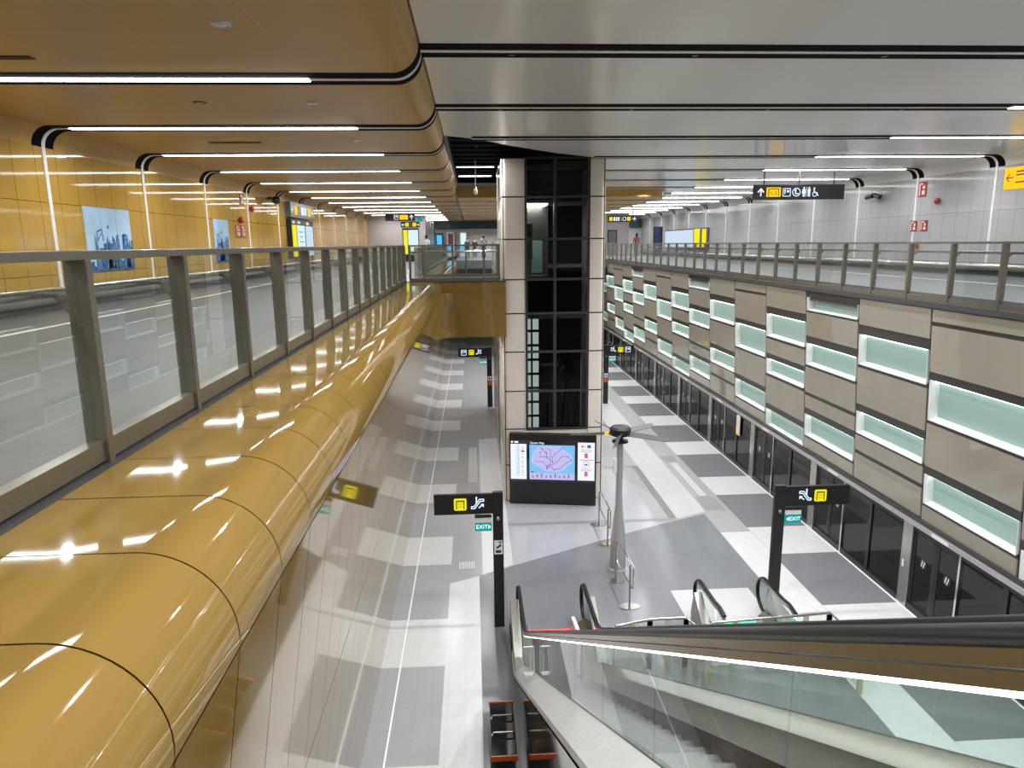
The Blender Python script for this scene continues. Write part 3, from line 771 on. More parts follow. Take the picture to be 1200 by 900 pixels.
def icon_lift(f, x, z, s, parent):
    mb = MB(); f.line(mb, [(x,z),(x+s,z),(x+s,z+s),(x,z+s),(x,z)], s*0.09, 0, 0.006)
    f.disc(mb, x+s*.62, z+s*.68, s*0.12, 0, 0.006); f.poly(mb, [(x+s*.44,z+s*.5),(x+s*.84,z+s*.5),(x+s*.84,z+s*.85)], 0, 0.006); f.line(mb, [(x+s*.25,z+s*.3),(x+s*.25,z+s*.7)], s*0.1, 0, 0.006)
    f.poly(mb, [(x+s*.1,z+s*.66),(x+s*.4,z+s*.66),(x+s*.25,z+s*.9)], 0, 0.006)
    mb.build('lift_icon', 'icon', parent)
def arrow(f, x, z, s, parent, ang):
    mb = MB(); c, q = math.cos(math.radians(ang)), math.sin(math.radians(ang))
    R = lambda a, b: (x+s/2+s*(a*c-b*q), z+s/2+s*(a*q+b*c))
    f.line(mb, [R(0,-.45), R(0,.35)], s*.16, 0, 0.006); f.line(mb, [R(-.36,.04), R(0,.44), R(.36,.04)], s*.16, 0, 0.006)
    mb.build('arrow', 'icon', parent)
def post_sign(label, px0, px1, y, arm_x, top, near, right_arm, icons, sticker):
    t = thing('platform_sign', label, 'sign', ((px0+px1)/2, y, 0), 'black post signs on the platform')
    a = MB(); a.box(px0, px1, y, y+0.10, 0, top+0.02); a.build('post', 'black', t, bevel=0.008)
    ax0, ax1 = (px1, arm_x) if right_arm else (arm_x, px0)
    a = MB(); a.box(ax0, ax1, y+0.01, y+0.09, top-0.43, top-0.01); a.build('sign_board', 'black', t, bevel=0.006)
    f = Face((ax0, y+0.01, top-0.43), (1,0,0), (0,0,1))
    for kind, u in icons:
        if kind == 'w': icon_wayout(f, u, 0.09, 0.25, t)
        elif kind == 'e': icon_escalator(f, u, 0.09, 0.26, t, flip=right_arm)
        elif kind == 'l': icon_lift(f, u, 0.09, 0.24, t)
    # exit plate hung under the arm next to the post
    ex0, ex1 = (px1+0.02, px1+0.36) if right_arm else (px0-0.36, px0-0.02)
    a = MB(); a.box(ex0, ex1, y+0.03, y+0.07, top-0.52, top-0.46); a.build('exit_bracket', 'black', t)
    a = MB(); a.box(ex0, ex1, y+0.03, y+0.06, top-0.62, top-0.535); a.build('exit_shield', 'white_p', t)
    a = MB(); a.box(ex0, ex1, y+0.02, y+0.06, top-0.80, top-0.62); e = a.build('exit_plate', 'teal', t)
    fe = Face((ex0, y+0.02, top-0.80), (1,0,0), (0,0,1))
    text('EXIT', e, 'lettering', 'white_e', fe.P(0.205 if right_arm else 0.14, 0.09, 0.002), (1,0,0), (0,0,1), 0.082)
    mb = MB(); fe.poly(mb, [(0.075,0.045),(0.075,0.135),(0.03,0.09)] if right_arm else [(0.27,0.045),(0.32,0.09),(0.27,0.135)], 0, 0.005); mb.build('arrow', 'white_e', e)
    k = MB(); k.tube([((px0+px1)/2, y-0.05, top-0.55), ((px0+px1)/2, y+0.01, top-0.52)], [0.03, 0.035], seg=10); k.build('small_camera', 'signgrey', t)
    fp = Face((px0, y, 0), (1,0,0), (0,0,1)); wd = px1-px0
    if sticker == 'cctv':
        mb = MB(); fp.rect(mb, 0.02, wd-0.02, 1.62, 1.92, 0, 0.003); s = mb.build('sticker', 'white_p', t)
        mb = MB(); fp.poly(mb, [(0.05,1.77),(0.14,1.83),(0.17,1.80),(0.08,1.74)], 0.003, 0.005); fp.line(mb, [(0.14,1.83),(0.14,1.89)], 0.02, 0.003, 0.005); fp.line(mb, [(0.10,1.89),(0.18,1.89)], 0.015, 0.003, 0.005); fp.rect(mb, 0.05, wd-0.05, 1.65, 1.71, 0.003, 0.005)
        mb.build('camera_icon', 'navy', s)
    elif sticker == 'two':
        mb = MB(); fp.rect(mb, 0.03, wd-0.03, 1.32, 1.52, 0, 0.003); s = mb.build('sticker', 'white_p', t)
        mb = MB(); fp.rect(mb, 0.08, wd-0.08, 1.38, 1.46, 0.003, 0.005); mb.build('camera_icon', 'navy', s)
        mb = MB(); fp.rect(mb, 0.03, wd-0.03, 1.08, 1.29, 0, 0.003); mb.build('sticker', 'orange', t, label='orange notice sticker')
post_sign('near black L-shaped sign with its board pointing left, beside the bench', 0.30, 0.51, 13.25, -0.87, 2.92, True, False, [('w', 0.40), ('e', 0.74)], 'cctv')
post_sign('near black L-shaped sign with its board pointing right, behind the right escalator', 6.06, 6.28, 13.2, 7.62, 2.90, True, True, [('e', 0.28), ('w', 0.60)], None)
post_sign('far black sign under the gold bridge, left of the lift column', 0.60, 0.84, 33.25, -0.76, 2.92, False, False, [('l', 0.14), ('w', 0.50), ('e', 0.84)], 'two')
post_sign('far black sign right of the lift column with its board pointing right', 6.30, 6.54, 33.4, 7.78, 2.90, False, True, [('e', 0.10), ('w', 0.46), ('l', 0.82)], 'two')

# ------------------------------------------------------------------ hanging signs
def hanging(label, x0, x1, y, z0, z1, mat, rods, ceil):
    t = thing('hanging_sign', label, 'sign', ((x0+x1)/2, y, z0))
    a = MB(); a.box(x0, x1, y, y+0.16, z0, z1); a.build('sign_board', mat, t, bevel=0.01)
    for x in rods:
        r = MB(); r.box(x-0.015, x+0.015, y+0.06, y+0.09, z1, ceil); r.build('hanger', 'black', t)
    return t, Face((x0, y, z0), (1,0,0), (0,0,1))
t, f = hanging('dark hanging sign with a yellow exits plate above the right concourse', 9.58, 12.72, 24.0, 9.17, 9.66, 'black', (9.93, 11.15, 12.36), GREY_Z)
arrow(f, 0.10, 0.11, 0.26, t, 0)
mb = MB(); f.rrect(mb, 0.42, 0.92, 0.09, 0.40, 0.03, 0, 0.006); o = mb.build('exit_number_plate', 'amber', t)
mb = MB(); f.line(mb, [(0.50,0.12),(0.50,0.35),(0.84,0.35),(0.84,0.12)], 0.03, 0.006, 0.008); mb.build('door_mark', 'olive_ink', o)
text('1-5', o, 'lettering', 'olive_ink', f.P(0.67, 0.20, 0.007), (1,0,0), (0,0,1), 0.13)
icon_lift(f, 1.00, 0.11, 0.25, t)
mb = MB(); f.ring(mb, 1.46, 0.24, 0.13, 0.025, 0, 0.006); f.disc(mb, 1.43, 0.30, 0.035, 0, 0.006); f.line(mb, [(1.43,0.27),(1.43,0.19),(1.53,0.19)], 0.035, 0, 0.006); mb.build('ticket_gate_icon', 'icon', t)
mb = MB()
for x in (1.72, 1.90):
    f.disc(mb, x, 0.38, 0.03, 0, 0.006); f.poly(mb, [(x-0.05,0.34),(x+0.05,0.34),(x+(0.07 if x < 1.8 else 0.04),0.2),(x-(0.07 if x < 1.8 else 0.04),0.2)], 0, 0.006); f.line(mb, [(x-0.02,0.2),(x-0.02,0.10)], 0.03, 0, 0.006); f.line(mb, [(x+0.025,0.2),(x+0.025,0.10)], 0.03, 0, 0.006)
f.line(mb, [(1.81,0.10),(1.81,0.40)], 0.012, 0, 0.006)
f.disc(mb, 2.08, 0.36, 0.03, 0, 0.006); f.line(mb, [(2.07,0.33),(2.08,0.22),(2.17,0.22),(2.22,0.12)], 0.03, 0, 0.006); f.ring(mb, 2.10, 0.17, 0.07, 0.02, 0, 0.006)
mb.build('toilet_icons', 'icon', t)
t, f = hanging('far dark hanging sign right of the lift column, over the right railing', 8.62, 10.5, 45.0, 9.06, 9.46, 'black', (9.0, 10.2), GREY_Z)
mb = MB(); f.rrect(mb, 0.08, 0.30, 0.08, 0.32, 0.03, 0, 0.006); f.rrect(mb, 1.22, 1.44, 0.08, 0.32, 0.03, 0, 0.006); mb.build('exit_number_plate', 'amber', t)
mb = MB()
for x in (0.36, 0.50, 0.64): f.rect(mb, x, x+0.09, 0.08, 0.32, 0, 0.006)
f.ring(mb, 1.05, 0.2, 0.11, 0.03, 0, 0.006); mb.build('icons', 'icon', t); arrow(f, 1.54, 0.08, 0.24, t, -90)
mb = MB(); f.rect(mb, 0.83, 0.85, 0.05, 0.36, 0, 0.006); mb.build('divider', 'white_p', t)
t, f = hanging('far black hanging sign with an up arrow above the left concourse end', -5.4, -3.55, 45.5, 9.28, 9.71, 'black', (-5.0, -3.9), GOLD_Z)
icon_lift(f, 0.55, 0.09, 0.26, t)
mb = MB(); f.rrect(mb, 0.90, 1.42, 0.07, 0.36, 0.03, 0, 0.006); o = mb.build('exit_number_plate', 'amber', t)
arrow(f, 1.5, 0.08, 0.28, t, 0)
t, f = hanging('smaller far sign with two yellow door plates under the up arrow sign', -4.5, -3.3, 46.0, 8.88, 9.24, 'black', (-4.2, -3.6), GOLD_Z)
mb = MB(); f.rrect(mb, 0.28, 0.52, 0.06, 0.30, 0.03, 0, 0.006); f.rrect(mb, 0.74, 0.98, 0.06, 0.30, 0.03, 0, 0.006); mb.build('door_plate', 'amber', t)
arrow(f, 0.06, 0.07, 0.20, t, 90); arrow(f, 1.0, 0.07, 0.18, t, -90)
mb = MB(); f.rect(mb, 0.62, 0.635, 0.04, 0.32, 0, 0.006); mb.build('divider', 'white_p', t)
t, f = hanging('tiny teal exit plate hanging beside the far up arrow sign', -3.42, -3.08, 45.5, 9.24, 9.46, 'teal', (-3.25,), GOLD_Z)
# standing map board at the far left
t = thing('map_board', 'far map board with a yellow band below the small door sign', 'map board', (-3.9, 46.0, FZ))
a = MB(); a.box(-4.42, -3.38, 46.0, 46.15, FZ, 8.84); a.build('cabinet', 'black', t)
a = MB(); a.box(-4.36, -4.10, 45.98, 46.0, 7.2, 8.72); a.build('yellow_band', 'board_yellow', t)
a = MB(); a.box(-4.06, -3.42, 45.98, 46.0, 7.2, 8.72); a.build('map_panel', 'board_pale', t)

# gold wall fittings
def wall_face(x, y0, z0, side):
    """board fixed on a side wall facing the hall. u runs along the wall, towards +y on the left wall, -y on the right"""
    return Face((x, y0, z0), (0, 1 if side < 0 else -1, 0), (0,0,1)) if side > 0 else Face((x, y0, z0), (0,1,0), (0,0,1))
def lw(y0, z0, x=XL): return Face((x, y0, z0), (0,1,0), (0,0,1))       # normal +x
def rw(y1, z0, x=XR): return Face((x, y1, z0), (0,-1,0), (0,0,1))      # normal -x
f = lw(28.7, 8.92)
t = thing('wall_sign', 'grey wall sign with yellow plates above the map board on the gold wall', 'sign', (XL, 30.6, 8.92))
mb = MB(); f.rect(mb, 0, 3.95, 0, 0.60, 0.0, 0.22); mb.build('sign_box', 'signgrey', t)
ff = lw(28.7, 8.92, XL+0.22)
mb = MB(); ff.rrect(mb, 0.62, 1.08, 0.12, 0.48, 0.04, 0, 0.006); ff.rrect(mb, 2.95, 3.42, 0.12, 0.48, 0.04, 0, 0.006); mb.build('exit_number_plate', 'amber', t)
mb = MB(); ff.rect(mb, 1.75, 2.15, 0.14, 0.46, 0, 0.006); ff.rect(mb, 2.28, 2.40, 0.14, 0.46, 0, 0.006); ff.rect(mb, 2.5, 2.62, 0.14, 0.46, 0, 0.006); mb.build('icons', 'icon', t)
arrow(ff, 0.16, 0.16, 0.28, t, 90); arrow(ff, 3.55, 0.16, 0.28, t, -90)
mb = MB(); ff.rect(mb, 1.35, 1.37, 0.05, 0.55, 0, 0.006); mb.build('divider', 'white_p', t)
t = thing('map_board', 'lit map board with yellow band on the gold wall under the sign', 'map board', (XL, 30.5, 7.35))
f = lw(28.7, 7.35, XL+0.02)
mb = MB(); f.rect(mb, 0, 3.9, -0.05, 1.50, 0.0, 0.18); mb.build('cabinet', 'black', t)
f = lw(28.7, 7.35, XL+0.2)
mb = MB(); f.rect(mb, 0.12, 0.78, 0.03, 1.28, 0, 0.006); mb.build('yellow_band', 'board_yellow', t)
mb = MB(); f.rect(mb, 0.90, 2.22, 0.03, 1.28, 0, 0.006); o = mb.build('map_panel', 'board_pale', t)
mb = MB()
for k in range(5): f.rect(mb, 1.2+0.1*(k%2), 1.8+0.1*(k%3), 0.2+k*0.2, 0.23+k*0.2, 0.006, 0.008)
mb.build('map_print', 'screen_grey', o)
mb = MB(); f.rect(mb, 2.40, 3.75, 0.03, 1.28, 0, 0.006); o = mb.build('map_panel', 'board_blue', t)
mb = MB()
for k in range(6): f.rect(mb, 2.6+0.1*(k%2), 3.3+0.1*(k%3), 0.15+k*0.18, 0.17+k*0.18, 0.006, 0.008)
mb.build('map_print', 'screen_land', o)
mb = MB(); f.rect(mb, 0.2, 0.6, 1.34, 1.44, 0, 0.006); f.rect(mb, 1.0, 1.5, 1.34, 1.44, 0, 0.006); f.rect(mb, 2.5, 3.0, 1.34, 1.44, 0, 0.006); mb.build('heading', 'white_p', t)

def poster(label, y0, w_, z0, h_, seed):
    rnd = random.Random(seed)
    t = thing('wall_poster', label, 'poster', (XL, y0+w_/2, z0))
    f = lw(y0, z0)
    mb = MB()
    for i in range(3): f.rect(mb, i*w_/3+0.004, (i+1)*w_/3-0.004, 0, h_, 0, 0.012)
    mb.build('sky_panel', 'sky_print', t)
    mb = MB(); x = 0
    while x < w_-0.05:
        dx = min(rnd.uniform(0.06, 0.16), w_-x)
        e = abs(x/w_-0.42)
        hh = h_*(0.18+0.22*rnd.random()+0.16*math.cos(x*5+seed))
        f.rect(mb, x, x+dx, 0.0, max(0.1, hh), 0.012, 0.015)
        x += dx
    mb.build('skyline_print', 'blue_print2', t)
    mb = MB()
    for i in range(9):
        x = rnd.uniform(0.05, w_-0.25); f.poly(mb, [(x,0.05),(x+0.2,0.05),(x+0.15,h_*rnd.uniform(.3,.62)),(x+0.05,h_*rnd.uniform(.3,.6))], 0.015, 0.018)
    x = w_*0.36; f.line(mb, [(x-0.25,0.58),(x-0.25,h_*.62),(x-0.06,h_*.66),(x-0.03,0.6)], 0.03, 0.015, 0.018); f.line(mb, [(x-0.25,0.6),(x-0.05,h_*.62)], 0.02, 0.015, 0.018)
    x = w_*0.78; f.line(mb, [(x,0.5),(x,h_*.58),(x+0.15,h_*.58),(x+0.15,0.5)], 0.03, 0.015, 0.018); f.line(mb, [(x,0.62),(x+0.15,0.62)], 0.02, 0.015, 0.018)
    f.disc(mb, w_*0.47, h_*0.70, 0.035, 0.015, 0.018)
    mb.build('tower_print', 'blue_print', t)
poster('large pale blue skyline poster on the gold wall nearest the camera', 13.95, 1.80, 7.35, 1.23, 3)
poster('smaller dark blue skyline poster farther along the gold wall', 20.7, 1.22, 7.35, 1.23, 11)

def fire_sign(label, f, w_, h_, mat='red'):
    t = thing('wall_notice', label, 'notice', f.P(w_/2, 0))
    mb = MB(); f.rect(mb, 0, w_, 0, h_, 0, 0.02); mb.build('plate', mat, t)
    mb = MB(); f.line(mb, [(w_*.15,h_*.12),(w_*.15,h_*.85),(w_*.5,h_*.85)], w_*.1, 0.02, 0.024); f.disc(mb, w_*.65, h_*.62, w_*.14, 0.02, 0.024); f.rect(mb, w_*.45, w_*.8, h_*.15, h_*.42, 0.02, 0.024)
    mb.build('pictogram', 'white_p', t)
fire_sign('red fire notice high on the gold wall above the alarm bell', lw(23.25, 9.08), 0.36, 0.36)
fire_sign('left one of two red fire notices low on the gold wall', lw(22.62, 8.08), 0.36, 0.38)
fire_sign('right one of two red fire notices low on the gold wall', lw(23.14, 8.08), 0.36, 0.38)
fire_sign('tall red fire notice high on the grey right wall', rw(23.85, 9.20), 0.42, 0.50)
fire_sign('left one of two red fire notices low on the grey right wall', rw(24.12, 8.06), 0.36, 0.36)
fire_sign('right one of two red fire notices low on the grey right wall', rw(23.56, 8.06), 0.36, 0.36)
def bell(label, x, y, z, s):
    t = thing('wall_mounted_alarm', label, 'alarm', (x, y, z))
    a = MB(); a.tube([(x,y,z),(x+s*0.06,y,z)], 0.07, seg=16); a.build('base', 'red', t, smooth=40)
    a = MB(); a.tube([(x+s*0.06,y,z),(x+s*0.11,y,z),(x+s*0.14,y,z)], [0.11,0.10,0.04], seg=16); a.build('bell', 'red', t, smooth=40)
bell('red alarm bell on the grey right wall beside the tall fire notice', XR, 22.75, 9.02, -1)
bell('red alarm button low on the grey right wall behind the railing', XR, 23.65, 7.6, -1)
bell('red alarm bell on the gold wall below the high fire notice', XL, 24.2, 9.02, 1)
bell('red alarm bell just above the two low notices on the gold wall', XL, 23.0, 8.62, 1)
t = thing('wall_notice', 'yellow notice with a red arrow at the right edge of the photo', 'notice', (XR, 19.4, 9.15))
f = rw(19.93, 9.15); mb = MB(); f.rect(mb, 0, 1.2, 0, 0.6, 0, 0.03); mb.build('plate', 'amber', t)
mb = MB(); f.line(mb, [(0.34,0.32),(0.10,0.32)], 0.03, 0.03, 0.034); f.line(mb, [(0.2,0.42),(0.10,0.32),(0.2,0.22)], 0.03, 0.03, 0.034); mb.build('arrow', 'red', t)
mb = MB()
for z in (0.45, 0.36, 0.16): f.rect(mb, 0.45, 1.1, z, z+0.04, 0.03, 0.034)
mb.build('print', 'red', t)
def dome(label, x, y, z, s):
    t = thing('wall_mounted_camera', label, 'camera', (x, y, z))
    a = MB(); a.box(x, x+s*0.18, y-0.05, y+0.05, z+0.02, z+0.12); a.build('bracket', 'black', t)
    a = MB(); a.lathe((x+s*0.30, y, z), [(0.05,-0.14),(0.12,-0.10),(0.15,-0.02),(0.15,0.05),(0.10,0.13),(0.03,0.14)], seg=16); a.build('dome', 'black_gloss', t, smooth=40)
dome('black dome camera on the gold wall left of the hanging sign', XL, 26.4, 9.42, 1)
t = thing('wall_mounted_camera', 'pair of black bullet cameras on the grey right wall', 'camera', (XR, 26.1, 9.35))
a = MB(); a.box(XR-0.22, XR, 26.05, 26.15, 9.38, 9.44); a.build('bracket', 'black', t)
a = MB(); a.tube([(XR-0.25,25.75,9.33),(XR-0.25,26.1,9.42)], 0.08, seg=12); a.build('camera_body', 'black', t, smooth=40)
a = MB(); a.tube([(XR-0.30,26.15,9.40),(XR-0.30,26.55,9.36)], 0.08, seg=12); a.build('camera_body', 'black', t, smooth=40)
# added glowing board painting a reflection on the right wall, dark blue display
t = thing('map_board', 'long pale blue lit panel imitating a reflection on the grey right wall, yellow end', 'map board', (XR, 50.0, 7.3))
f = rw(55.5, 7.3, XR-0.03); mb = MB(); f.rect(mb, 0, 10.3, 0, 1.4, 0, 0.08); mb.build('cabinet', 'signgrey', t)
mb = MB(); f.rect(mb, 0.2, 7.3, 0.05, 1.3, 0.08, 0.09); mb.build('map_panel', 'board_blue', t)
mb = MB(); f.rect(mb, 7.5, 8.7, 0.05, 1.35, 0.08, 0.09); f.rect(mb, 9.2, 10.0, 0.05, 1.3, 0.08, 0.09); mb.build('yellow_band', 'board_yellow', t)
t = thing('display_stand', 'dark blue upright display near the far end of the right concourse', 'display', (14.1, 54.0, FZ))
a = MB(); a.box(13.9, 14.6, 54.0, 54.2, FZ+0.06, 8.95); a.build('cabinet', 'black', t)
a = MB(); a.box(13.95, 14.35, 53.98, 54.0, 7.0, 8.85); a.build('screen', 'navy', t)
a = MB(); a.box(13.85, 14.65, 53.9, 54.3, FZ, FZ+0.06); a.build('foot', 'black', t)
# kiosks on the far wall
def kiosk(label, x, w_, z1, kind):
    t = thing('kiosk', label, 'kiosk', (x, 63.4, FZ))
    a = MB(); a.box(x-w_/2, x+w_/2, 63.1, 63.75, FZ, z1); a.build('cabinet', 'white_paint' if kind != 'b' else 'navy', t)
    a = MB(); a.box(x-w_*0.36, x+w_*0.36, 63.08, 63.1, FZ+1.05, z1-0.15); a.build('screen', {'b':'screen_blue','o':'c_red','w':'board_pale'}[kind], t)
    if kind != 'b':
        a = MB(); a.box(x-w_*0.48, x+w_*0.48, 63.06, 63.1, FZ+0.55, FZ+1.0); a.build('lower_panel', 'screen_blue', t)
kiosk('blue screen kiosk by the far wall, leftmost of the machines', -2.85, 0.62, 8.75, 'b')
kiosk('white machine with reddish panel on the far wall beside the blue kiosk', -1.85, 0.62, 8.85, 'o')
kiosk('white machine with pale screen on the far wall, behind the two dark figures', -0.75, 0.62, 8.9, 'w')

# ceiling fittings
def downlight(label, x, y, lit):
    t = thing('downlight', label, 'ceiling light', (x, y, GOLD_Z-0.02))
    a = MB(); a.lathe((x,y,GOLD_Z-0.012), [(0.05,0.004),(0.09,0.0),(0.10,0.012)], seg=20); a.build('ring', 'black' if not lit else 'steel', t)
    a = MB(); a.lathe((x,y,GOLD_Z-0.013), [(0.01,0.001),(0.05,0.003),(0.05,0.008)], seg=16); a.build('lens', 'white_paint' if lit else 'black_gloss', t)
downlight('round white downlight in the gold ceiling in front of the first light strip', -2.25, 7.10, True)
downlight('round dark speaker in the gold ceiling between first and second light strips', -3.81, 10.74, False)
downlight('small round downlight near the curved ceiling edge between first and second strips', -2.24, 10.80, True)
downlight('small round downlight in the gold ceiling between second and third strips', -2.19, 14.43, True)
def vent(label, x0, x1, y):
    t = thing('air_slot', label, 'vent', ((x0+x1)/2, y, GOLD_Z-0.02))
    a = MB(); a.box(x0, x1, y-0.06, y+0.06, GOLD_Z-0.012, GOLD_Z-0.002); a.build('slot', 'black', t)
    a = MB()
    for k in range(3): a.box(x0+0.02, x1-0.02, y-0.045+0.04*k, y-0.035+0.04*k, GOLD_Z-0.016, GOLD_Z-0.006)
    a.build('fin', 'gold_seam', t)
vent('dark air slot in the gold ceiling at the left edge of the photo', -5.4, -4.65, 8.3)
vent('dark air slot in the gold ceiling between second and third strips', -5.1, -4.1, 14.7)
t = thing('hanging_camera', 'white camera hanging on a rod from the black recess left of the lift', 'camera', (0.16, 24.0, 9.4))
a = MB(); a.tube([(0.16,24.0,9.62),(0.16,24.0,10.50)], 0.018, seg=8); a.build('rod', 'alu', t)
a = MB(); a.lathe((0.16,24.0,9.40), [(0.02,0.0),(0.06,0.03),(0.07,0.10),(0.05,0.18),(0.02,0.24)], seg=14); a.build('camera_body', 'white_paint', t, smooth=40)

# ------------------------------------------------------------------ screen doors
def psd(label, yb):
    """one bay from the steel post at yb to the next, going away from the camera"""
    x = 9.19
    t = thing('screen_door', label, 'platform door', (x, yb+2.1, 0), 'platform screen door bays')
    a = MB(); a.box(x-0.02, x+0.12, yb-0.16, yb+0.16, 0, 1.88); a.build('post', 'steel', t, bevel=0.006)
    a = MB(); a.box(x-0.03, x-0.02, yb+0.02, yb+0.08, 0.86, 1.02); a.build('door_release', 'white_p', t)
    # beyond the post: fixed panes, mullion, edge, two door leaves
    m = MB()
    m.box(x, x+0.06, yb+0.16, yb+4.04, 0, 0.14); m.box(x, x+0.06, yb+0.16, yb+4.04, 1.80, 1.88); m.box(x-0.006, x+0.07, yb+1.38, yb+1.50, 0.1, 1.84)
    m.build('dark_frame', 'black', t)
    for a0, a1 in ((0.16, 1.38), (1.50, 2.58)):
        g = MB(); g.box(x+0.02, x+0.035, yb+a0, yb+a1, 0.14, 1.80); g.build('fixed_pane', 'glass_dark', t)
    a = MB(); a.box(x-0.02, x+0.08, yb+2.58, yb+2.63, 0, 1.88); a.build('edge_post', 'steel_bright', t)
    for i, (a0, a1) in enumerate(((2.63, 3.30), (3.37, 4.04))):
        d = MB(); d.box(x+0.03, x+0.06, yb+a0, yb+a0+0.06, 0.1, 1.82); d.box(x+0.03, x+0.06, yb+a1-0.06, yb+a1, 0.1, 1.82); d.box(x+0.03, x+0.06, yb+a0, yb+a1, 0.1, 0.18); d.box(x+0.03, x+0.06, yb+a0, yb+a1, 1.75, 1.82)
        o = d.build('door_leaf', 'black', t)
        g = MB(); g.box(x+0.04, x+0.05, yb+a0+0.06, yb+a1-0.06, 0.18, 1.75); g.build('glass_pane', 'glass_dark', o)
        fs = Face((x+0.038, yb+(a0+a1)/2+0.12, 1.05), (0,-1,0), (0,0,1))
        s = MB(); fs.disc(s, 0.12, 0.12, 0.11, 0, 0.004); st = s.build('sticker', 'black', o)
        s = MB(); fs.line(s, [(0.07,0.06),(0.10,0.18)], 0.03, 0.004, 0.006); fs.line(s, [(0.13,0.05),(0.17,0.17)], 0.03, 0.004, 0.006); s.build('pictogram', 'white_p', st)
    m = MB(); m.box(x+0.025, x+0.07, yb+3.30, yb+3.37, 0.1, 1.84); m.build('door_mullion', 'black', t)
    a = MB(); a.box(9.15, 9.16, yb+2.95, yb+3.45, 1.895, 1.96); a.build('door_marker', 'white_p', hdr)
    return t
hd = MB(); hd.box(9.16, 9.215, Y0, Y1-0.3, 1.885, 1.97)
hdr = tag(hd.build('screen_door_header', 'alu'), 'long satin metal header rail above all the platform screen doors', 'door header')
for k in range(-3, 11):
    y = 13.55 + 4.22*k
    if k < -1: lab = 'dark glass screen door bay beyond the right edge, %s before the nearest shown' % ords[-k-2]
    else: lab = 'dark glass platform screen door bay, %s from the camera along the right edge' % ords[k+1]
    psd(lab, y)
t = thing('door_sign', 'small white notice with yellow corner stuck on a far screen door', 'notice', (9.15, 23.2, 1.2))
f = Face((9.16, 23.35, 1.15), (0,-1,0), (0,0,1)); mb = MB(); f.rect(mb, 0, 0.30, 0, 0.70, 0, 0.02); mb.build('plate', 'white_p', t)
mb = MB(); f.poly(mb, [(0,0),(0.15,0),(0,0.3)], 0.02, 0.024); mb.build('yellow_corner', 'amber', t)

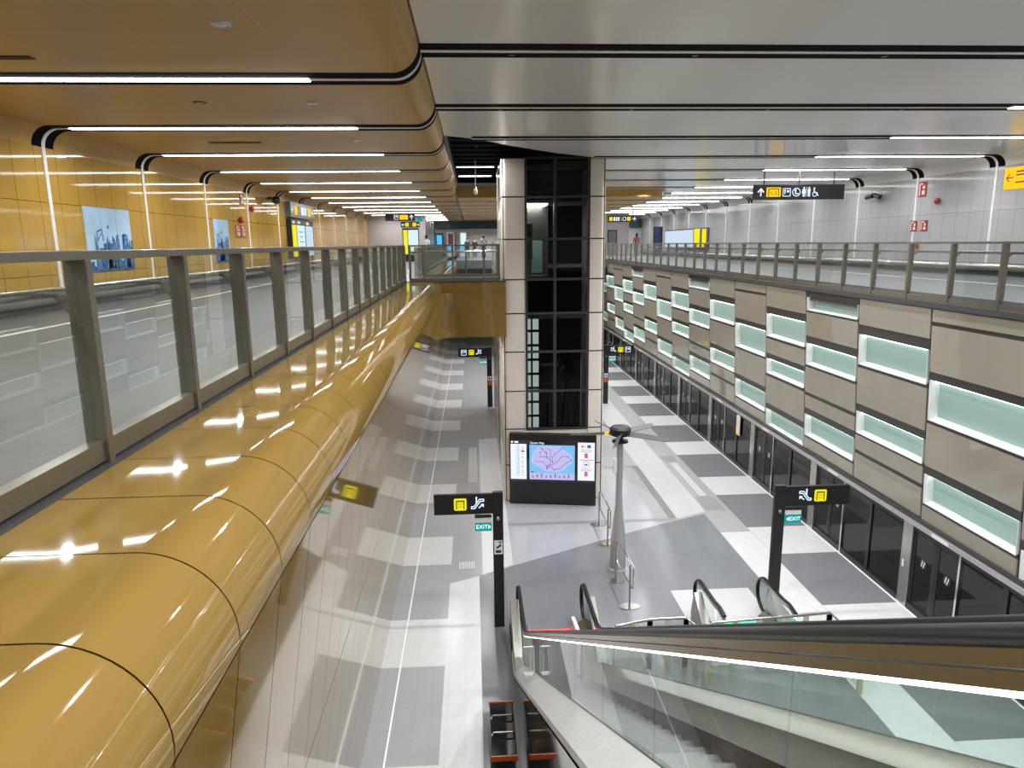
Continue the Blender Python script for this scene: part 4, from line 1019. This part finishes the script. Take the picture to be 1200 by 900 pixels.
# ------------------------------------------------------------------ escalators
def escalator(label, xl, xr, ytop, y_end=13.45, comb='red', full=True, yk=11.474, tan=0.595):
    """lower landing at y_end, rising towards the camera (-y) up to ytop"""
    t = thing('escalator', label, 'escalator', ((xl+xr)/2, 12.0, 0))
    HR = 0.93
    def hz(y): return HR if y > yk else HR + tan*(yk-y)
    def rail_path(x):
        pts = []
        c = (y_end-0.36, HR-0.36)
        for q in range(-100, 91, 15):
            a = math.radians(q); pts.append((x, c[0]+0.36*math.cos(a), c[1]+0.36*math.sin(a)))
        pts += [(x, yk+0.3, HR), (x, yk, HR+0.04)]
        y = yk-0.4
        while y > ytop: pts.append((x, y, hz(y))); y -= 0.6
        pts.append((x, ytop, hz(ytop)))
        return pts
    for x, sd in ((xl, -1), (xr, 1)):
        p = rail_path(x)
        # handrail: flat oval section
        hm = MB(); n = len(hm.v); seg = 12
        for i, q in enumerate(p):
            a = Vector(p[max(i-1,0)]); b = Vector(p[min(i+1,len(p)-1)]); d = (b-a).normalized(); s_ = Vector((1,0,0)); nn = s_.cross(d)
            for j in range(seg):
                th = 2*PI*j/seg; hm.v.append(tuple(Vector(q) + s_*0.042*math.cos(th) + nn*0.020*math.sin(th)))
        for i in range(len(p)-1):
            for j in range(seg):
                k = (j+1) % seg; hm.f.append((n+i*seg+j, n+i*seg+k, n+(i+1)*seg+k, n+(i+1)*seg+j)); hm.m.append(0)
        hm.f.append(tuple(range(n, n+seg))); hm.m.append(0); hm.f.append(tuple(range(n+(len(p)-1)*seg, n+len(p)*seg))); hm.m.append(0)
        hm.build('handrail', 'rubber', t, smooth=50)
        # metal profile that carries the handrail
        pm = MB(); q = [r for r in p if r[1] < y_end-0.2 and r[2] > HR-0.1]
        for a, b in zip(q, q[1:]):
            pm.hexa([(x-0.030,a[1],a[2]-0.086),(x+0.030,a[1],a[2]-0.086),(x+0.030,b[1],b[2]-0.086),(x-0.030,b[1],b[2]-0.086),
                     (x-0.030,a[1],a[2]-0.055),(x+0.030,a[1],a[2]-0.055),(x+0.030,b[1],b[2]-0.055),(x-0.030,b[1],b[2]-0.055)])
            pm.hexa([(x-0.026,a[1],a[2]-0.050),(x+0.026,a[1],a[2]-0.050),(x+0.026,b[1],b[2]-0.050),(x-0.026,b[1],b[2]-0.050),
                     (x-0.026,a[1],a[2]-0.018),(x+0.026,a[1],a[2]-0.018),(x+0.026,b[1],b[2]-0.018),(x-0.026,b[1],b[2]-0.018)])
        pm.build('rail_profile', 'steel', t)
        lm = MB()
        for a, b in zip(q, q[1:]):
            if a[1] > yk+0.1: continue
            lm.hexa([(x-0.024,a[1],a[2]-0.098),(x+0.024,a[1],a[2]-0.098),(x+0.024,b[1],b[2]-0.098),(x-0.024,b[1],b[2]-0.098),
                     (x-0.024,a[1],a[2]-0.087),(x+0.024,a[1],a[2]-0.087),(x+0.024,b[1],b[2]-0.087),(x-0.024,b[1],b[2]-0.087)])
        if lm.v: lm.build('light_line', 'led_soft', t)
        # glass balustrade sheets with butt joints
        cuts = [yk+0.1]
        y = yk+0.1-1.25
        while y > ytop: cuts.append(y); y -= 1.25
        cuts.append(ytop)
        for a, b in zip(cuts, cuts[1:]):
            g = MB(); a_, b_ = a-0.006, b+0.006
            g.hexa([(x-0.006,b_,hz(b_)-0.66),(x+0.006,b_,hz(b_)-0.66),(x+0.006,a_,hz(a_)-0.66),(x-0.006,a_,hz(a_)-0.66),
                    (x-0.006,b_,hz(b_)-0.10),(x+0.006,b_,hz(b_)-0.10),(x+0.006,a_,hz(a_)-0.10),(x-0.006,a_,hz(a_)-0.10)])
            g.build('glass_sheet', 'glass_esc', t)
        # glass disc at the newel
        g = MB(); poly = [(q_[1], q_[2]) for q_ in p if q_[1] > yk] + [(yk+0.1, 0.30)]
        poly = [(a+(0.02 if a < y_end-0.3 else -0.02), b-0.02) for a, b in poly]
        g.prism(poly, 'x', x-0.006, x+0.006); g.build('newel_glass', 'glass_esc', t)
        # outer deck: pale sloped cover
        ox = x + sd*0.21
        dm = MB()
        ys = [y_end-0.45, yk, ytop]
        for a, b in zip(ys, ys[1:]):
            dm.hexa([(x+sd*0.012,a,hz(a)-0.75),(ox,a,hz(a)-0.93),(ox,b,hz(b)-0.93),(x+sd*0.012,b,hz(b)-0.75),
                     (x+sd*0.012,a,hz(a)-0.655),(ox,a,hz(a)-0.83),(ox,b,hz(b)-0.83),(x+sd*0.012,b,hz(b)-0.655)])
        dm.build('outer_deck', 'deck', t)
        # inner deck and skirt
        im = MB(); ix = x - sd*0.16
        for a, b in zip(ys, ys[1:]):
            im.hexa([(x-sd*0.012,a,hz(a)-0.75),(ix,a,hz(a)-1.02),(ix,b,hz(b)-1.02),(x-sd*0.012,b,hz(b)-0.75),
                     (x-sd*0.012,a,hz(a)-0.66),(ix,a,hz(a)-0.76),(ix,b,hz(b)-0.76),(x-sd*0.012,b,hz(b)-0.66)])
        im.build('inner_deck', 'steel', t)
        # newel base cover in steel
        nm = MB(); nm.prism([(y_end-0.38,0),(y_end-0.36,0.30),(y_end-0.5,0.86-0.08),(yk+0.2,0.30),(yk-0.2,0.2),(yk-0.2,0)], 'x', x+sd*0.02, x+sd*0.19)
        nm.build('newel_base', 'steel', t, bevel=0.01)
        # side cladding down to the floor
        cl = MB()
        if full: cl.prism([(y_end-0.4,0.0),(y_end-0.45,0.20),(yk,hz(yk)-0.90),(ytop,hz(ytop)-0.90),(ytop,max(0.0,hz(ytop)-2.2)),(yk-2.6,0.0)], 'x', ox-0.02*sd, ox)
        if full: cl.prism([(yk-2.6,0.0),(ytop,0.0),(ytop,hz(ytop)-2.2)], 'x', ox-0.02*sd, ox)
        if cl.v: cl.build('side_cladding', 'black_gloss', t)
    # steps
    sm = MB(); y = yk-0.30; z = 0.0; n = 0
    sm.box(xl+0.16, xr-0.16, yk-0.3, y_end-0.55, -0.02, 0.012, 1)
    while y > ytop:
        z = tan*(yk-0.45-y) if y < yk-0.45 else 0.0
        sm.box(xl+0.165, xr-0.165, y-0.34, y, z-0.30+0.02, z+0.02, 0); y -= 0.34
        n += 1
    sm.build('steps', ['step', 'steel'], t)
    lb = MB(); lb.box(xl+0.17, xr-0.17, y_end-0.56, y_end-0.46, 0.012, 0.05); lb.build('comb_light', comb+'_led', t)
    return t
escalator('nearest escalator rising from the platform towards the camera, with red comb light', 0.80, 2.14, 0.35)
escalator('second escalator landing with green comb light beside the right black sign', 4.56, 5.92, 11.72, comb='green', full=False, yk=12.0, tan=0.0)
# low skirt guard cap between handrails of the first escalator
t = thing('skirt_guard', 'small steel skirt end cap inside the red lit escalator entrance', 'guard', (1.83, 12.0, 0.0))
a = MB(); a.prism([(11.45,0.02),(12.35,0.02),(12.35,0.55),(12.2,0.78),(11.45,0.90)], 'x', 1.74, 1.82); a.build('cap', 'white_paint', t, bevel=0.02)
a = MB(); a.prism([(11.45,0.02),(12.30,0.02),(12.30,0.6),(11.45,0.92)], 'x', 1.82, 1.86); a.build('brush', 'black', t)
# small framed glass climb guards on the deck
for i, (x0, x1, lab) in enumerate(((0.585, 0.755, 'left one of two small white framed glass guards at the foot of the nearest escalator'), (0.835, 0.965, 'right one of two small white framed glass guards at the foot of the nearest escalator'))):
    t = thing('climb_guard', lab, 'guard', ((x0+x1)/2, 8.9, 1.80), 'climb guards on the escalator deck')
    a = MB(); z0, z1 = 1.82, 2.24
    a.box(x0, x0+0.014, 8.89, 8.91, z0, z1); a.box(x1-0.014, x1, 8.89, 8.91, z0, z1); a.box(x0, x1, 8.89, 8.91, z1-0.014, z1); a.box(x0, x1, 8.89, 8.91, z0, z0+0.014); a.build('frame', 'white_paint', t)
    g = MB(); g.box(x0+0.012, x1-0.012, 8.897, 8.903, z0, z1-0.01); g.build('glass_pane', 'glass', t)
    if i == 0:
        a = MB(); a.tube([(0.70,8.93,1.80),(0.70,8.93,2.22)], 0.022); a.build('post', 'white_paint', t, smooth=40)
    a = MB(); a.box(x0+0.03, x1-0.03, 8.87, 8.93, z0-0.02, z0); a.build('foot', 'white_paint', t)
# guard railings across the stair openings
def guard(label, pts):
    t = thing('guard_railing', label, 'railing', (pts[0][0], pts[0][1], 0))
    a = MB(); a.tube([(x,y,1.0) for x,y in pts], 0.028, seg=8); a.build('top_rail', 'steel', t)
    for (xa,ya),(xb,yb) in zip(pts, pts[1:]):
        n = max(1, round(math.hypot(xb-xa, yb-ya)/0.42))
        for i in range(n+1):
            x, y = xa+(xb-xa)*i/n, ya+(yb-ya)*i/n
            p = MB(); p.box(x-0.045, x+0.045, y-0.02, y+0.02, 0, 0.98); p.build('post', 'brass', t)
        d = Vector((xb-xa, yb-ya, 0)).normalized(); nn = Vector((-d.y, d.x, 0))*0.005
        g = MB(); g.hexa([(xa+nn.x,ya+nn.y,0.1),(xb+nn.x,yb+nn.y,0.1),(xb-nn.x,yb-nn.y,0.1),(xa-nn.x,ya-nn.y,0.1),(xa+nn.x,ya+nn.y,0.95),(xb+nn.x,yb+nn.y,0.95),(xb-nn.x,yb-nn.y,0.95),(xa-nn.x,ya-nn.y,0.95)])
        g.build('glass_pane', 'glass', t)
guard('steel framed glass guard between the two escalators', [(2.44,11.42),(3.12,11.60),(3.80,11.60),(4.00,11.0)])
guard('steel framed glass guard closing the near end of the second escalator', [(4.20,11.40),(6.50,11.58),(6.60,10.6)])

# ------------------------------------------------------------------ bench beside the cladding
t = thing('bench', 'black bench with chrome dividers and orange end plates beside the escalator side', 'bench', (0.3, 9.5, 0))
a = MB(); a.box(0.12, 0.50, 8.90, 10.12, 0.42, 0.50); a.build('seat', 'black_gloss', t, bevel=0.015)
for y in (8.89, 10.13):
    a = MB(); a.box(0.11, 0.51, y-0.014, y+0.014, 0.43, 0.515); a.build('end_plate', 'orange', t, bevel=0.006)
for y in (9.33, 9.72):
    a = MB(); a.tube([(0.15,y,0.49),(0.15,y,0.54),(0.17,y,0.56),(0.46,y,0.56),(0.48,y,0.54),(0.48,y,0.49)], 0.016, seg=8); a.build('armrest', 'steel_bright', t, smooth=40)
for y in (9.05, 9.98):
    a = MB(); a.box(0.2, 0.4, y-0.03, y+0.03, 0, 0.42); a.build('leg', 'black', t)

# ------------------------------------------------------------------ fan on a pole
fx, fy = 3.38, 15.7
t = thing('pole_fan', 'grey pole with a five blade fan on top, standing before the totem', 'fan', (fx, fy, 0))
a = MB(); a.lathe((fx,fy,0), [(0.22,0.0),(0.22,0.03),(0.20,0.04),(0.195,0.4),(0.175,0.8),(0.13,1.2),(0.09,1.6),(0.078,2.0),(0.074,3.18)], seg=28); a.build('pole', 'alu', t, smooth=40)
a = MB(); a.lathe((fx,fy,3.18), [(0.12,0.0),(0.19,0.02),(0.19,0.06),(0.08,0.09),(0.06,0.20)], seg=20); a.build('collar', 'black', t, smooth=40)
a = MB(); a.lathe((fx,fy,3.36), [(0.20,0.0),(0.25,0.03),(0.25,0.17),(0.20,0.22),(0.05,0.23)], seg=28); a.build('motor', 'black', t, smooth=40)
for k in range(5):
    an = math.radians(180+72*k); d = Vector((math.cos(an), math.sin(an), 0)); s_ = Vector((-d.y, d.x, 0)); c = Vector((fx, fy, 3.42))
    a = MB()
    def bp(r, w_, hz_): return c + d*r + s_*w_ + Vector((0,0,hz_))
    a.hexa([bp(.22,-.05,-.05),bp(1.18,-.045,-.045),bp(1.18,.055,.02),bp(.22,.07,.04),bp(.22,-.05,-.036),bp(1.18,-.045,-.033),bp(1.18,.055,.032),bp(.22,.07,.054)])
    b_ = a.build('blade', 'signgrey', t)
    if k == 0:
        a = MB(); a.hexa([bp(.28,-.052,-.054),bp(.38,-.052,-.054),bp(.38,.07,.036),bp(.28,.07,.038),bp(.28,-.052,-.030),bp(.38,-.052,-.030),bp(.38,.07,.056),bp(.28,.07,.058)]); a.build('yellow_band', 'amber', b_)
a = MB(); a.box(fx-0.15, fx-0.07, fy-0.05, fy+0.05, 2.45, 2.80); a.build('switch_box', 'white_paint', t)

# ------------------------------------------------------------------ steel barriers
def barrier(label, xa, ya, xb, yb):
    t = thing('queue_barrier', label, 'barrier', ((xa+xb)/2, (ya+yb)/2, 0), 'steel barriers before the lift')
    for x, y in ((xa,ya),(xb,yb)):
        p = MB(); p.tube([(x,y,0.02),(x,y,0.98)], 0.022); p.build('post', 'steel', t, smooth=40)
        p = MB(); n = len(p.v)
        p.prism([(x+0.24*math.cos(2*PI*i/20), y+0.14*math.sin(2*PI*i/20)) for i in range(20)], 'z', 0.004, 0.022); p.build('base_plate', 'steel', t)
    d = Vector((xb-xa, yb-ya, 0)).normalized(); e = 0.10
    A = Vector((xa,ya,0)) - d*e; B = Vector((xb,yb,0)) + d*e
    o = Vector((0.045, 0, 0))
    r = 0.10; loop = []
    for c, q0 in ((A+d*r+Vector((0,0,0.88)), 1), ):
        pass
    def pt(u, z): return tuple(A + d*u + o + Vector((0,0,z)))
    L = (B-A).length
    loop = [pt(r,0.98), pt(L-r,0.98), pt(L-0.03,0.95), pt(L,0.88), pt(L,0.55), pt(L-0.03,0.48), pt(L-r,0.45), pt(r,0.45), pt(0.03,0.48), pt(0,0.55), pt(0,0.88), pt(0.03,0.95)]
    p = MB(); p.tube(loop, 0.019, closed=True); p.build('rail_loop', 'steel_bright', t, smooth=50)
barrier('farther steel barrier, between the totem and the fan pole', 3.40, 18.4, 3.40, 17.1)
barrier('nearer steel barrier at the foot of the fan pole', 3.20, 15.05, 3.26, 13.85)

# handrail and glass seen left of the column under the bridge: tall lit side panels
t = thing('lift_side_screen', 'cream and glass side screen along the left of the lift column', 'screen', (0.75, 28.0, 0))
for z0, z1 in zip(SEAM[:8], SEAM[1:8]):
    a = MB(); a.box(0.90, 1.02, 27.0, 33.0, z0+0.02, z1-0.02); a.build('cream_panel', 'cream', t)
a = MB(); a.box(0.93, 1.0, 24.1, 27.0, 0.1, 5.0); a.build('glass_pane', 'glass_dark', t)
a = MB()
for y in (24.2, 25.6, 26.95): a.box(0.90, 1.03, y-0.04, y+0.04, 0, 5.0)
a.build('steel_frame', 'alu', t)

# ------------------------------------------------------------------ people
def person(label, x, y, h, top, bottom, face_ang, hairlen=0.0, arm=0):
    t = thing('person', label, 'person', (x, y, FZ))
    k = h/1.72
    me = bpy.data.meshes.new('body'); V = []; E_ = []; R = []
    def add(p, r, link=None):
        V.append((p[0]*k, p[1]*k, p[2]*k)); R.append(r*k)
        if link is not None: E_.append((link, len(V)-1))
        return len(V)-1
    pel = add((0,0,0.95), 0.13); wst = add((0,0,1.12), 0.115, pel); ch = add((0,0.0,1.32), 0.135, wst); nk = add((0,0,1.47), 0.055, ch); hd = add((0,-0.01,1.56), 0.075, nk); hc = add((0,-0.01,1.66), 0.078, hd)
    for s in (-1, 1):
        hip = add((0.09*s,0,0.88), 0.095, pel); kn = add((0.10*s,-0.02,0.48), 0.062, hip); an = add((0.10*s,0.02,0.09), 0.042, kn); add((0.11*s,-0.13,0.04), 0.036, an)
        sh = add((0.19*s,0,1.40), 0.058, ch); el = add((0.25*s,0.02,1.12), 0.042, sh)
        wr_ = add((0.25*s,-0.12 if arm else -0.03,0.88 if not arm else 1.02), 0.030, el); hn = add((0.25*s,-0.16 if arm else -0.05,0.80 if not arm else 1.04), 0.032, wr_)
    me.from_pydata(V, E_, []); o = bpy.data.objects.new('body', me); COL.objects.link(o); o.parent = t
    sk = o.modifiers.new('skin', 'SKIN'); o.modifiers.new('sub', 'SUBSURF').levels = 1
    for i, r in enumerate(R): me.skin_vertices[0].data[i].radius = (r, r)
    me.skin_vertices[0].data[0].use_root = True
    dg = bpy.context.evaluated_depsgraph_get()
    m2 = bpy.data.meshes.new_from_object(o.evaluated_get(dg)); o.modifiers.clear(); o.data = m2
    m2.materials.clear(); m2.materials.append(M['skin']); m2.materials.append(M[top]); m2.materials.append(M[bottom]); m2.materials.append(M['c_black'])
    for p in m2.polygons:
        c = p.center; z = c.z/k
        if z < 0.075: p.material_index = 3
        elif z < 0.93 and abs(c.x/k) < 0.20: p.material_index = 2
        elif z < 1.44 and not (abs(c.x/k) > 0.19 and z < 1.0): p.material_index = 1
        p.use_smooth = True
    a = MB(); w0 = Vector((x, y, FZ))
    a.lathe((x, y+0.012*k, FZ), [(0.045*k,(1.50-hairlen)*k),(0.088*k,(1.56-hairlen*0.5)*k),(0.094*k,1.64*k),(0.088*k,1.70*k),(0.05*k,1.745*k),(0.01*k,1.75*k)], seg=14)
    a.v = [(vx, vy+0.03*k, vz) for vx, vy, vz in a.v]
    ho = a.build('hair', 'hair', t, smooth=60)
    t.rotation_euler = (0, 0, math.radians(face_ang))
    return t
person('person in a white top walking at the far left behind the bridge railing', -3.0, 47.8, 1.66, 'c_white', 'c_black', 150)
person('person in black standing far behind the bridge, left of the dark pair', -0.35, 54.0, 1.5, 'c_black', 'c_denim', 20, 0.12)
person('person in black standing far behind the bridge, right of the dark pair', 0.22, 54.4, 1.48, 'c_black', 'c_denim', -20)
person('taller person in grey far behind the bridge, beside the lift column', 0.88, 54.0, 1.70, 'c_grey', 'c_black', 190)
person('person in a red brown top at the far end of the right concourse', 12.1, 52.0, 1.70, 'c_red', 'c_black', 200, 0.1)

# ------------------------------------------------------------------ camera and world
cam = bpy.data.cameras.new('camera'); co = bpy.data.objects.new('camera', cam); COL.objects.link(co)
cam.sensor_width = 36; cam.lens = 820*36/1200; cam.clip_start = 0.02; cam.clip_end = 200
p_, w_, roll = 0.19799, 0.0539844, 0.011
fwd = Vector((math.sin(w_)*math.cos(p_), math.cos(w_)*math.cos(p_), -math.sin(p_)))
right = Vector((math.cos(w_), -math.sin(w_), 0)); up = right.cross(fwd)
# the photograph is turned a little counter-clockwise
r2 = right*math.cos(roll) - up*math.sin(roll); u2 = up*math.cos(roll) + right*math.sin(roll)
mt = Matrix(((r2.x,u2.x,-fwd.x,0),(r2.y,u2.y,-fwd.y,0),(r2.z,u2.z,-fwd.z,EYE),(0,0,0,1)))
co.matrix_world = mt
S.camera = co
wd = bpy.data.worlds.new('world'); S.world = wd; wd.use_nodes = True
wd.node_tree.nodes['Background'].inputs[0].default_value = (0.8, 0.85, 0.9, 1); wd.node_tree.nodes['Background'].inputs[1].default_value = 0.05

S.view_settings.view_transform = 'Standard'; S.view_settings.look = 'None'
S.view_settings.exposure = 0.44; S.view_settings.gamma = 1.0; S.view_settings.use_curve_mapping = False
c = S.cycles
c.use_denoising = True; c.max_bounces = 8; c.diffuse_bounces = 6; c.glossy_bounces = 4; c.transparent_max_bounces = 24; c.transmission_bounces = 4
c.sample_clamp_indirect = 6.0; c.caustics_reflective = False; c.caustics_refractive = False; c.use_light_tree = True
